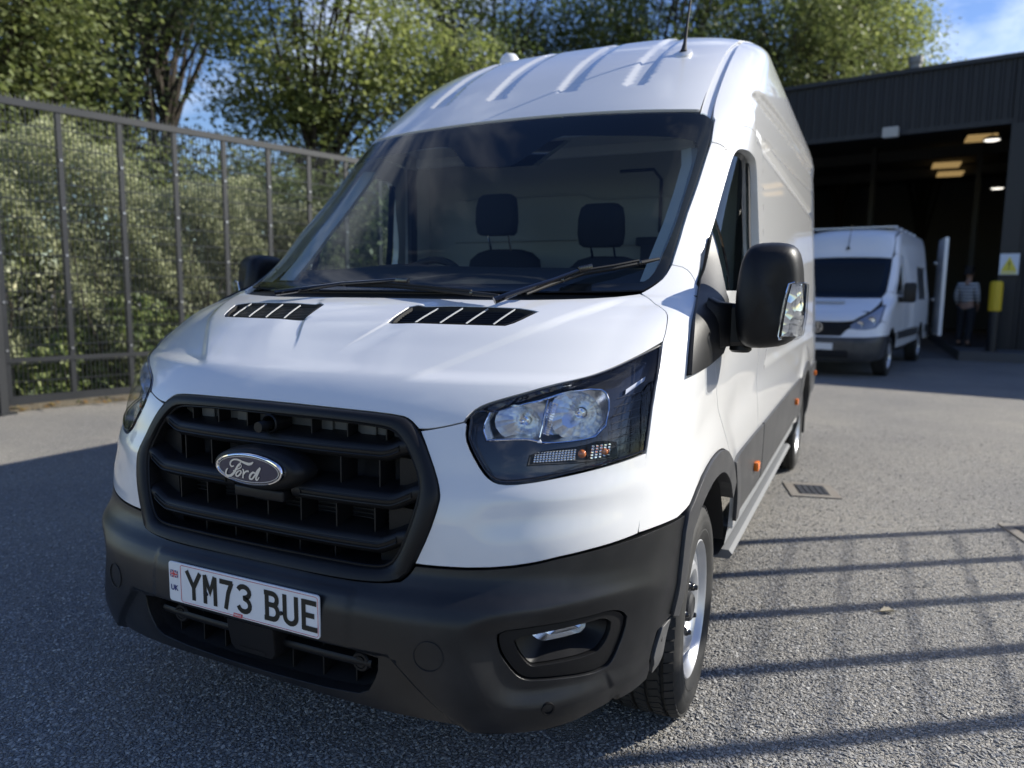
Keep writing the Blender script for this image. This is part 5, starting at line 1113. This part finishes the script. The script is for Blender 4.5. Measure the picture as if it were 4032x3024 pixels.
def seat(cx, w, top, hz, name='cab_seat'):
    mb = MB(); prof_ = [(.62, .95), (.60, 1.02), (.68, 1.06), (1.00, 1.02), (1.06, .95), (1.02, .90), (.66, .90)]
    mb.loft([[Vector((cx+x, y, z)) for y, z in prof_] for x in np.linspace(-w/2, w/2, 5)], True, True, True); st_ = mb.build('seat', M['fabric'], van, angle=50)
    ring = []
    for k, (z, ww, yy) in enumerate(((1.0, w*.96, 1.0), (1.2, w, 1.02), (1.35, w*.98, 1.03), (top-.05, w*.86, 1.04), (top-.015, w*.66, 1.045), (top, w*.40, 1.05))):
        ring.append([Vector((cx+ww/2*math.copysign(abs(math.cos(t))**.6, math.cos(t)), yy+.055*math.copysign(abs(math.sin(t))**.7, math.sin(t)), z)) for t in np.linspace(0, 6.283, 24, endpoint=False)])
    mb = MB(); mb.loft(ring, True, True, True); mb.build('backrest', M['fabric'], st_, angle=60)
    ring = []
    for z, ww, yy in ((hz, .17, .96), (hz+.012, .205, .955), (hz+.06, .222, .95), (hz+.13, .216, .95), (hz+.175, .195, .955), (hz+.192, .15, .96)):
        ring.append([Vector((cx+ww/2*math.copysign(abs(math.cos(t))**.5, math.cos(t)), yy+.045*math.copysign(abs(math.sin(t))**.7, math.sin(t)), z)) for t in np.linspace(0, 6.283, 24, endpoint=False)])
    mb = MB(); mb.loft(ring, True, True, True); mb.build('headrest', M['fabric'], st_, angle=60)
    for dx in (-.055, .055):
        mb = MB(); mb.tube([(cx+dx, .965, hz+.02), (cx+dx, 1.01, top-.03)], .006, 8); mb.build('headrest_post', M['chrome'], st_)
seat(-.245, .44, 1.555, 1.620); seat(.290, .42, 1.515, 1.555)
mb = MB(); mb.tube([(-.30+.19*math.cos(t), .40+.07*math.sin(t), 1.30+.18*math.sin(t)) for t in np.linspace(0, 6.283, 36, endpoint=False)], .016, 8, closed=True); mb.box((-.30, .38, 1.29), (.20, .05, .10), bev=.02); mb.build('steering_wheel', M['trim_dark'], van)
mb = MB(); mb.box((.41, 1.31, 1.60), (.12, .04, .045), bev=.012); mb.box((.41, 1.31, 1.52), (.07, .03, .14), bev=.008); mb.build('seat_belt_reel', M['trim_dark'], van)
for s_ in (1, -1):   # pale linings of the screen pillars and door pillars
    P = [VB.pt(s_*x, z, -.05) for x, z in ((.80, 1.42), (.808, 1.50), (.815, 1.62), (.815, 1.74), (.810, 1.86), (.79, 1.93))]
    mb = MB(); mb.loft([[p, p+Vector((-s_*.045, .03, 0)), p+Vector((-s_*.02, .08, 0)), p+Vector((s_*.05, .05, 0))] for p in P], True, True, True); mb.build('pillar_lining', M['trim_pale'], van)
    mb = MB(); mb.box((s_*.895, 1.25, 1.45), (.05, .20, 1.25), bev=.02); mb.build('door_pillar_lining', M['trim_pale'], van)
    mb = MB(); mb.box((s_*.87, 1.16, 1.50), (.03, .06, 1.0), bev=.01); mb.build('seat_belt', M['trim_dark'], van)
    mb = MB(); mb.box((s_*.93, .6, 1.0), (.04, 1.2, .68)); mb.build('door_lining', M['trim_dark'], van, False)
mb = MB(); mb.prism([(-.20, .535, 1.955), (.27, .545, 1.955), (.17, .44, 1.845), (-.07, .42, 1.845)], (0, .06, .01)); mb.build('sensor_housing', M['gloss_black'], van)
# ------------------------------------------------------------------ the second van, further back (same slicing method, its own shape)
SB = Body(
    yf=((.22, -.86), (.30, -.95), (.45, -1.00), (.58, -1.0), (.66, -.985), (.70, -.965), (.80, -.94), (.90, -.90), (.98, -.845), (1.06, -.73), (1.14, -.56), (1.22, -.36), (1.28, -.20), (1.32, -.10), (1.5, .09), (1.7, .30), (1.9, .50), (2.02, .62), (2.10, .68), (2.30, .80), (2.45, .93), (2.56, 1.15), (2.62, 1.45), (2.66, 1.9), (2.68, 2.6)),
    xs=((.22, .88), (.35, .95), (.6, .985), (1.0, .99), (1.3, .985), (1.6, .955), (1.9, .92), (2.2, .885), (2.4, .85), (2.52, .80), (2.60, .73), (2.65, .6), (2.68, .4)),
    yc=((.22, -.35), (.8, -.30), (1.1, -.1), (1.32, .35), (1.6, .55), (2.0, .9), (2.3, 1.15), (2.5, 1.5), (2.68, 3.2)),
    nn=((.22, 3.4), (.6, 3.2), (.8, 2.8), (1.1, 2.8), (1.3, 3.2), (1.6, 4.2), (2.3, 4.2), (2.68, 3)))
van2 = empty('parked_van', (.82, 12.0, 0), rad(-9.8), 'older white van with its rear door open parked in the workshop doorway', 'van')
W2 = mat('white_paint_older', (.74, .75, .76), .4, coat=.6, coat_r=.06)
hb = [(0, 1.315), (.5, 1.317), (.76, 1.322), (.80, 1.30), (.79, 1.22), (.72, 1.10), (.52, .955), (.40, .93), (0, .925)]
SB.panel('bonnet', sym(hb), W2, van2, h=.05)
gr = [(0, .905), (.40, .91), (.50, .90), (.42, .80), (.36, .72), (0, .712)]
gpn = SB.panel('grille', sym(gr), M['matte'], van2, h=.05, off=-.02)
for z in (.76, .81, .86):
    xe = .36+(z-.72)*.7; mb = MB(); mb.tube([SB.pt(x, z, .0) for x in np.linspace(-xe, xe, 14)], .010, 6); mb.build('grille_slat', M['plastic'], gpn)
mb = MB(); mb.lathe([(0, .075), (-.012, .075), (-.012, .066), (-.004, .066)], 28, 'y', SB.pt(0, .82, .02)); p_ = SB.pt(0, .82, .022)
for a in (90, 210, 330): mb.box(p_+Vector((.034*math.cos(rad(a)), -.004, .034*math.sin(rad(a)))), (.070, .008, .010), Matrix.Rotation(-rad(a), 3, 'Y'))
mb.build('grille_emblem', M['chrome'], gpn)
hl2 = [(.56, .955), (.74, 1.09), (.83, 1.20), (.885, 1.22), (.90, 1.10), (.90, .95), (.84, .84), (.66, .80), (.50, .82), (.48, .88)]
for s_ in (1, -1):
    o = SB.panel('headlight', hl2 if s_ == 1 else mir(hl2), M['lens'], van2, h=.04, off=-.001)
    SB.panel('headlight_bowl', hl2 if s_ == 1 else mir(hl2), mat('headlight_inner', (.30, .31, .33), .3, .5), o, h=.04, off=-.03, skirt=0)
    for x, z, r_ in ((.62, .90, .07), (.78, .96, .08)):
        c = SB.pt(s_*x, z, -.028); mb = MB(); mb.lathe([(-.01, r_), (.0, r_*.9), (.01, r_*.5), (.012, 0)], 22, 'y', c); mb.build('reflector', M['facet'], o)
apron = [(0, .69), (.36, .695), (.44, .80), (.48, .82)]+[(.66, .795), (.84, .835), (.905, .94)]+[('s', -.46, .90), ('s', -.47, .70)]+[(.93, .70), (.6, .675), (0, .672)]
SB.panel('nose_panel', sym(apron), W2, van2, h=.05)
bump2 = [(0, .668), (.6, .672), (.93, .695), ('s', -.45, .70), ('s', -.45, .36), (.90, .30), (.5, .26), (0, .26)]
b2 = SB.panel('bumper', sym(bump2), M['plastic_grey'], van2, h=.05)
mb = MB(); mb.box((0, -1.0, .40), (1.0, .04, .12), bev=.02); mb.build('air_intake', M['dark'], b2)
mb = MB(); mb.box((0, -1.015, .52), (.52, .012, .111)); np2 = mb.build('number_plate', M['plate'], van2, False)
wing2 = [(.905, .95), (.905, 1.10), (.892, 1.22), (.84, 1.215), (.805, 1.305), (.78, 1.325), (.83, 1.42), ('s', .22, 1.42), ('s', .40, 1.30), ('s', .52, 1.0), ('s', .55, .72)]+[('s', .49*math.cos(a), .34+.49*math.sin(a)) for a in np.linspace(rad(50), rad(133), 9)]+[('s', -.44, .71), ('s', -.45, .90)]
SB.panel('front_wing', wing2, W2, van2, h=.05, mirror=True)
ws2 = [(0, 1.325), (.5, 1.328), (.78, 1.335), (.815, 1.42), (.815, 1.6), (.80, 1.9), (.785, 2.02), (.5, 2.045), (0, 2.055)]
SB.panel('windscreen', sym(ws2), M['side_glass'], van2, h=.06, skirt=0)
SB.panel('windscreen_lining', sym(ws2), M['frit'], van2, holes=[sym([(0, 1.42), (.72, 1.42), (.73, 1.85), (.70, 1.93), (0, 1.97)])], h=.06, skirt=0, off=-.006)
pil2 = [(.83, 1.425), (.83, 1.6), (.815, 1.9), (.80, 2.03), ('s', .80, 2.10), ('s', .98, 2.06), ('s', .82, 1.95), ('s', .55, 1.70), ('s', .22, 1.425)]
SB.panel('screen_pillar', pil2, W2, van2, h=.05, mirror=True)
SB.panel('roof', sym([(0, 2.06), (.5, 2.05), (.79, 2.03), (.80, 2.2), (.76, 2.45), ('s', 2.6, 2.62), ('s', 5.05, 2.64), ('s', 5.05, 2.67)]), W2, van2, h=.06)
mb = MB(); mb.box((0, 3.2, 2.625), (1.4, 3.9, .02)); mb.build('roof_deck', W2, van2, False)
for y in (1.9, 2.5, 3.1, 3.7, 4.3): mb = MB(); mb.box((0, y, 2.665), (1.35, .06, .05), bev=.015); mb.build('roof_rib', W2, van2)
win2 = [('s', .28, 1.40), ('s', .58, 1.68), ('s', .85, 1.90), ('s', 1.12, 1.92), ('s', 1.14, 1.40), ('s', .9, 1.36)]
SB.panel('cab_door', [('s', .225, 1.42), ('s', .555, 1.695), ('s', .82, 1.945), ('s', .985, 2.055), ('s', 1.22, 2.05), ('s', 1.24, .45), ('s', .60, .45), ('s', .55, .72), ('s', .525, 1.0), ('s', .405, 1.30)], W2, van2, holes=[win2], h=.05, mirror=True)
SB.panel('door_window', win2, M['side_glass'], van2, h=.08, off=-.02, skirt=0, mirror=True)
rarch = [('s', 3.66+.50*math.cos(a), .34+.50*math.sin(a)) for a in np.linspace(rad(163), rad(17), 10)]
swin = [('s', 2.95, 1.30), ('s', 2.95, 1.95), ('s', 4.15, 1.95), ('s', 4.15, 1.30)]
SB.panel('side_panel', [('s', .80, 2.11), ('s', .985, 2.06), ('s', 1.26, 2.06), ('s', 1.26, .45)]+rarch+[('s', 4.3, .45), ('s', 5.05, .45), ('s', 5.05, 2.60), ('s', 2.6, 2.60), (.78, 2.44), (.81, 2.2)], W2, van2, holes=[swin], h=.06, mirror=True)
SB.panel('rear_side_window', swin, M['gloss_black'], van2, h=.1, off=-.012, skirt=0, mirror=True)
SB.panel('side_moulding', [('s', .58, .60), ('s', .56, .74), ('s', 3.1, .76), ('s', 3.1, .60)], M['plastic_grey'], van2, h=.06, off=.015, mirror=True)
SB.panel('rear_moulding', [('s', 4.2, .60), ('s', 4.2, .76), ('s', 5.0, .76), ('s', 5.0, .60)], M['plastic_grey'], van2, h=.06, off=.015, mirror=True)
mb = MB(); mb.box((0, 1.3, 1.5), (1.75, .03, 1.3)); mb.build('bulkhead', M['trim_dark'], van2, False)
mb = MB(); mb.box((0, .35, 1.25), (1.66, .5, .25), bev=.05); mb.build('dashboard', M['trim_dark'], van2)
mb = MB(); mb.box((-.40, .02, 1.395), (.20, .10, .004), Matrix.Rotation(rad(25), 3, 'X')); mb.build('paper_on_dash', M['plate'], van2, False)
mb = MB(); mb.box((.15, .04, 1.392), (.34, .10, .004), Matrix.Rotation(rad(25), 3, 'X')); mb.build('paper_on_dash', mat('blue_paper', (.25, .4, .7), .5), van2, False)
mb = MB(); mb.box((0, 2.3, .40), (1.6, 5.2, .14)); mb.build('underbody', M['dark'], van2, False)
mb = MB(); mb.box((0, -.15, .75), (1.4, .9, .7)); mb.build('engine_block', M['dark'], van2, False)
mb = MB(); mb.box((0, .18, 1.300), (.55, .10, .012), Matrix.Rotation(rad(22), 3, 'X')); mb.v = [(a, b-.52, c-.045) for a, b, c in mb.v]; mb.build('scuttle_grille', M['trim_pale'], van2, False)
p = SB.pt(.05, 2.2); mb = MB(); mb.lathe([(0, .04), (.03, .03), (.05, .012)], 16, 'z', p); mb.tube([p+Vector((0, 0, .04)), p+Vector((.0, .22, .45))], .006, 6); mb.build('aerial', M['rubber'], van2)
for s_ in (1, -1):
    mb = MB(); mb.box((s_*1.16, .38, 1.42), (.20, .12, .34), bev=.05); mb.box((s_*1.03, .42, 1.30), (.16, .07, .10), bev=.02); mb.build('door_mirror', M['plastic'], van2)
    for y in (0, 3.66):
        mb = MB(); ls = [[(s_*xx, y+.47*math.cos(a), .34+.47*math.sin(a)) for a in np.linspace(.2, math.pi-.2, 14)] for xx in (.6, .97)]; mb.loft(ls, False); mb.build('wheel_arch_liner', M['matte'], van2)
        w = bpy.data.objects.new('wheel', None); link(w, van2); w.location = (s_*.85, y, .337); w.rotation_euler = (0, 0, 0 if s_ == 1 else math.pi)
        copy_tree(t0, w); copy_tree(r0, w)
# open rear door, swung out on the left side
mb = MB(); pr_ = [(1.06, 5.06, .52), (1.06, 5.06, 2.30), (1.10, 5.06, 2.50), (1.20, 5.06, 2.60), (1.78, 5.06, 2.62), (1.78, 5.06, .52)]
mb.prism([Vector(q)+Vector((-.02, .0, 0)) for q in pr_], (0, .07, 0)); mb.v = [tuple(Matrix.Rotation(rad(-74), 3, 'Z') @ (Vector(q)-Vector((1.04, 5.06, 0)))+Vector((1.04, 5.06, 0))) for q in mb.v]
rd_ = mb.build('rear_door', W2, van2, False)
mb = MB(); mb.box((1.03, 5.05, 1.3), (.10, .05, .06), bev=.01); mb.box((1.03, 5.05, 2.1), (.10, .05, .06), bev=.01); mb.build('door_hinge', M['steel'], van2)
# ------------------------------------------------------------------ small things about the yard
def skin_body(name, joints, edges, m, par, sub=2, root=0):
    me = bpy.data.meshes.new(name); me.from_pydata([j[0] for j in joints], edges, []); o = bpy.data.objects.new(name, me); link(o, par)
    sk = o.modifiers.new('skin', 'SKIN'); 
    for i, j in enumerate(joints): me.skin_vertices[0].data[i].radius = (j[1], j[2] if len(j) > 2 else j[1]) if me.skin_vertices else None
    me.skin_vertices[0].data[root].use_root = True
    sb_ = o.modifiers.new('sub', 'SUBSURF'); sb_.levels = sub; sb_.render_levels = sub; me.materials.append(m)
    dg = bpy.context.evaluated_depsgraph_get(); m2 = bpy.data.meshes.new_from_object(o.evaluated_get(dg)); o.modifiers.clear(); o.data = m2; m2.polygons.foreach_set('use_smooth', [True]*len(m2.polygons)); return o
def ensure_skin(me):
    if not me.skin_vertices:
        bm = bmesh.new(); bm.from_mesh(me); bm.verts.layers.skin.verify(); bm.to_mesh(me); bm.free()
def person():
    root = empty('person', (3.46, 17.9, .20), rad(150), 'person in a grey striped top and dark trousers standing in the workshop doorway', 'person')
    skin = mat('skin', (.36, .22, .16), .55)
    def grow(name, joints, edges, m, rootv, sub=2):
        me = bpy.data.meshes.new(name); me.from_pydata([j[0] for j in joints], edges, []); ensure_skin(me)
        for i, j in enumerate(joints): me.skin_vertices[0].data[i].radius = (j[1], j[2] if len(j) > 2 else j[1]); me.skin_vertices[0].data[i].use_root = (i == rootv)
        o = bpy.data.objects.new(name, me); link(o, root); o.modifiers.new('skin', 'SKIN'); s = o.modifiers.new('sub', 'SUBSURF'); s.levels = sub; s.render_levels = sub
        m2 = bpy.data.meshes.new_from_object(o.evaluated_get(bpy.context.evaluated_depsgraph_get())); o.modifiers.clear(); o.data = m2; m2.materials.clear(); m2.materials.append(m); m2.polygons.foreach_set('use_smooth', [True]*len(m2.polygons)); return o
    J = [((0, 0, .98), .13, .10), ((0, 0, 1.18), .12, .09), ((0, .01, 1.38), .15, .10), ((0, .0, 1.50), .06), ((0, -.02, 1.585), .055), ((0, -.03, 1.64), .078, .085), ((0, -.03, 1.72), .082, .092), ((0, -.02, 1.785), .055),
         ((.17, .01, 1.44), .055), ((.23, .03, 1.20), .045), ((.22, -.06, .98), .036), ((.215, -.10, .90), .036, .020), ((-.17, .01, 1.44), .055), ((-.23, .04, 1.20), .045), ((-.20, -.08, 1.00), .036), ((-.19, -.13, .93), .036, .020),
         ((.095, 0, .90), .095), ((.105, -.01, .52), .062), ((.11, .03, .10), .042), ((.12, -.10, .045), .040, .03), ((-.095, 0, .90), .095), ((-.11, .03, .52), .062), ((-.115, .09, .10), .042), ((-.13, -.03, .045), .040, .03)]
    E_ = [(0, 1), (1, 2), (2, 3), (3, 4), (4, 5), (5, 6), (6, 7), (2, 8), (8, 9), (9, 10), (10, 11), (2, 12), (12, 13), (13, 14), (14, 15), (0, 16), (16, 17), (17, 18), (18, 19), (0, 20), (20, 21), (21, 22), (22, 23)]
    # fingers and thumb of both hands, each a chain of its own
    for sgn, hv, base in ((1, 11, Vector((.215, -.10, .90))), (-1, 15, Vector((-.19, -.13, .93)))):
        for k, ln in enumerate((.062, .070, .066, .052)):
            p = base+Vector((0, -.024+.016*k, -.012)); i = len(J); J.append((tuple(p+Vector((0, 0, -.03))), .009)); J.append((tuple(p+Vector((-sgn*.012, -.004, -.03-ln*.6))), .008)); J.append((tuple(p+Vector((-sgn*.028, -.006, -.03-ln))), .007)); E_ += [(hv, i), (i, i+1), (i+1, i+2)]
        i = len(J); J.append((tuple(base+Vector((-sgn*.004, -.040, -.008))), .010)); J.append((tuple(base+Vector((-sgn*.012, -.055, -.045))), .008)); E_ += [(hv, i), (i, i+1)]
    grow('body', J, E_, skin, 0)
    stripe = bpy.data.materials.new('striped_knit'); stripe.use_nodes = True; t = stripe.node_tree; b = t.nodes['Principled BSDF']; b.inputs['Roughness'].default_value = .9
    c = N(t, 'ShaderNodeTexCoord'); sx = N(t, 'ShaderNodeSeparateXYZ'); mu = N(t, 'ShaderNodeMath', operation='MULTIPLY', i_1=13.5); fr = N(t, 'ShaderNodeMath', operation='FRACT'); r = N(t, 'ShaderNodeValToRGB'); r.color_ramp.interpolation = 'CONSTANT'; r.color_ramp.elements[0].color = (.06, .065, .075, 1); r.color_ramp.elements[1].color = (.62, .63, .64, 1); r.color_ramp.elements[1].position = .5
    k = t.links.new; k(c.outputs['Object'], sx.inputs[0]); k(sx.outputs['Z'], mu.inputs[0]); k(mu.outputs[0], fr.inputs[0]); k(fr.outputs[0], r.inputs[0]); k(r.outputs[0], b.inputs['Base Color'])
    JT = [((0, 0, .96), .165, .125), ((0, 0, 1.18), .155, .12), ((0, .01, 1.38), .185, .125), ((0, .0, 1.47), .09, .08), ((.18, .01, 1.44), .078), ((.235, .03, 1.20), .066), ((.222, -.055, 1.0), .055), ((-.18, .01, 1.44), .078), ((-.235, .04, 1.20), .066), ((-.205, -.07, 1.02), .055)]
    grow('striped_top', JT, [(0, 1), (1, 2), (2, 3), (2, 4), (4, 5), (5, 6), (2, 7), (7, 8), (8, 9)], stripe, 0)
    JL = [((0, 0, .98), .155, .12), ((.10, 0, .88), .118), ((.106, -.01, .52), .085), ((.11, .03, .13), .070), ((-.10, 0, .88), .118), ((-.111, .03, .52), .085), ((-.115, .09, .13), .070)]
    grow('trousers', JL, [(0, 1), (1, 2), (2, 3), (0, 4), (4, 5), (5, 6)], mat('dark_trousers', (.02, .022, .028), .9), 0)
    JS = [((.11, .05, .06), .055, .05), ((.12, -.13, .05), .050, .038)]; grow('shoe', JS, [(0, 1)], M['matte'], 0); JS = [((-.115, .11, .06), .055, .05), ((-.13, -.07, .05), .050, .038)]; grow('shoe', JS, [(0, 1)], M['matte'], 0)
    JH = [((0, .025, 1.70), .085, .08), ((0, .015, 1.755), .095, .095), ((0, -.005, 1.80), .075, .085)]; grow('hair', JH, [(0, 1), (1, 2)], mat('dark_hair', (.015, .012, .010), .7), 1)
    for sgn in (1, -1):
        mb = MB(); mb.lathe([(-.012, .0), (-.010, .009), (0, .011), (.01, .0)], 12, 'y', (sgn*.03, -.105, 1.70)); mb.build('eye', M['plate'], root)
        mb = MB(); mb.lathe([(-.008, .0), (-.006, .018), (.006, .02), (.008, .0)], 12, 'x', (sgn*.088, -.02, 1.69)); mb.build('ear', skin, root)
    mb = MB(); mb.tube([(0, -.112, 1.70), (0, -.132, 1.672), (0, -.112, 1.662)], [.008, .014, .010], 8); mb.build('nose', skin, root)
    mb = MB(); mb.tube([(-.025, -.106, 1.632), (0, -.114, 1.630), (.025, -.106, 1.632)], .006, 6); mb.build('mouth', mat('lip', (.30, .12, .10), .5), root)
person()
# bollard
bo = empty('bollard', (3.84, 16.55, .20), 0, 'steel bollard with a yellow sleeve in front of the workshop door jamb', 'bollard')
mb = MB(); mb.lathe([(0, .10), (1.10, .10), (1.14, .07), (1.15, 0)], 24, 'z'); mb.build('post', trim_m, bo, angle=30)
mb = MB(); mb.lathe([(.86, .112), (.88, .125), (1.46, .125), (1.50, .10), (1.51, 0)], 24, 'z'); mb.build('yellow_sleeve', mat('yellow_paint', (.62, .44, .02), .45), bo, angle=30)
mb = MB(); mb.lathe([(0, .16), (.015, .16), (.02, .11)], 24, 'z'); mb.build('base_flange', trim_m, bo)
# warning sign on the jamb
sg = empty('warning_sign', (4.125, 17.22, 2.085), rad(-10.3), 'small white notice with a yellow warning triangle on the right door jamb', 'sign')
mb = MB(); mb.box((0, 0, 0), (.36, .008, .46), bev=.003); mb.build('board', mat('sign_white', (.62, .68, .76), .4), sg, False)
yel = mat('sign_yellow', (.70, .60, .06), .4)
mb = MB(); mb.prism([(-.155, -.0065, -.16), (.155, -.0065, -.16), (0, -.0065, .17)], (0, .002, 0)); tri = mb.build('triangle', yel, sg, False)
mb = MB(); mb.prism([(-.014, -.008, .06), (.014, -.008, .06), (.008, -.008, -.06), (-.008, -.008, -.06)], (0, .001, 0)); mb.box((0, -.0075, -.095), (.026, .001, .026)); mb.build('exclamation_mark', M['plate_black'], tri, False, kind='stuff')
mb = MB(); mb.box((0, -.0055, -.195), (.30, .002, .035)); mb.build('caption_strip', yel, sg, False)
# drain covers set in the tarmac
def drain(x, y, rz, w, d, label, name='drain_cover'):
    r = empty(name, (x, y, 0), rz, label, 'drain cover', 'drain covers in the tarmac'); tan_ = mat('concrete_surround', (.21, .195, .17), .9, bump=(60, .4, .01), var=(8.0, (.20, .17, .14), .4, .7)); iron = mat('cast_iron', (.05, .052, .058), .55, .3, bump=(90, .4, .004))
    for c, s in (((0, d/2+.03, .003), (w+.12, .06, .010)), ((0, -d/2-.03, .003), (w+.12, .06, .010)), ((w/2+.03, 0, .003), (.06, d-.004, .0098)), ((-w/2-.03, 0, .003), (.06, d-.004, .0098))):
        mb = MB(); mb.box(c, s); mb.build('surround', tan_, r, False)
    mb = MB(); mb.box((0, 0, .004), (w-.008, d-.008, .010)); cv = mb.build('lid', iron, r, False)
    for k in range(5): mb = MB(); mb.box((-w/2+w*(k+.5)/5, 0, .0105), (w/14, d*.8, .004)); mb.build('lid_rib', iron, cv, False)
drain(1.13, 3.10, .25, .20, .26, 'square iron drain cover with tan concrete edge beside the van rear wheel')
drain(2.42, 2.66, .25, .26, .28, 'blue grey iron cover in tan stone at the right edge of the yard')
lf = empty('dead_leaf', (1.57, 1.11, .0), .5, 'single pale curled leaf lying on the sunny tarmac', 'leaf')
mb = MB(); P = []
for i in range(9):
    t = i/8; w_ = .022*math.sin(math.pi*min(1, t*1.05+.02))*(.7+.3*(i % 2)); P.append([Vector((-.035+.07*t, -w_, .008+.018*abs(w_)/.022*(.6+.4*t))), Vector((-.035+.07*t, 0, .006)), Vector((-.035+.07*t, w_, .008+.014*abs(w_)/.022))])
mb.loft(P, False); mb.build('blade', mat('pale_dead_leaf', (.42, .37, .27), .8), lf)
mb = MB(); mb.tube([(-.06, .005, .004), (-.035, 0, .006), (.03, 0, .007)], .0015, 5); mb.build('stalk', mat('leaf_stalk', (.25, .2, .13), .8), lf)
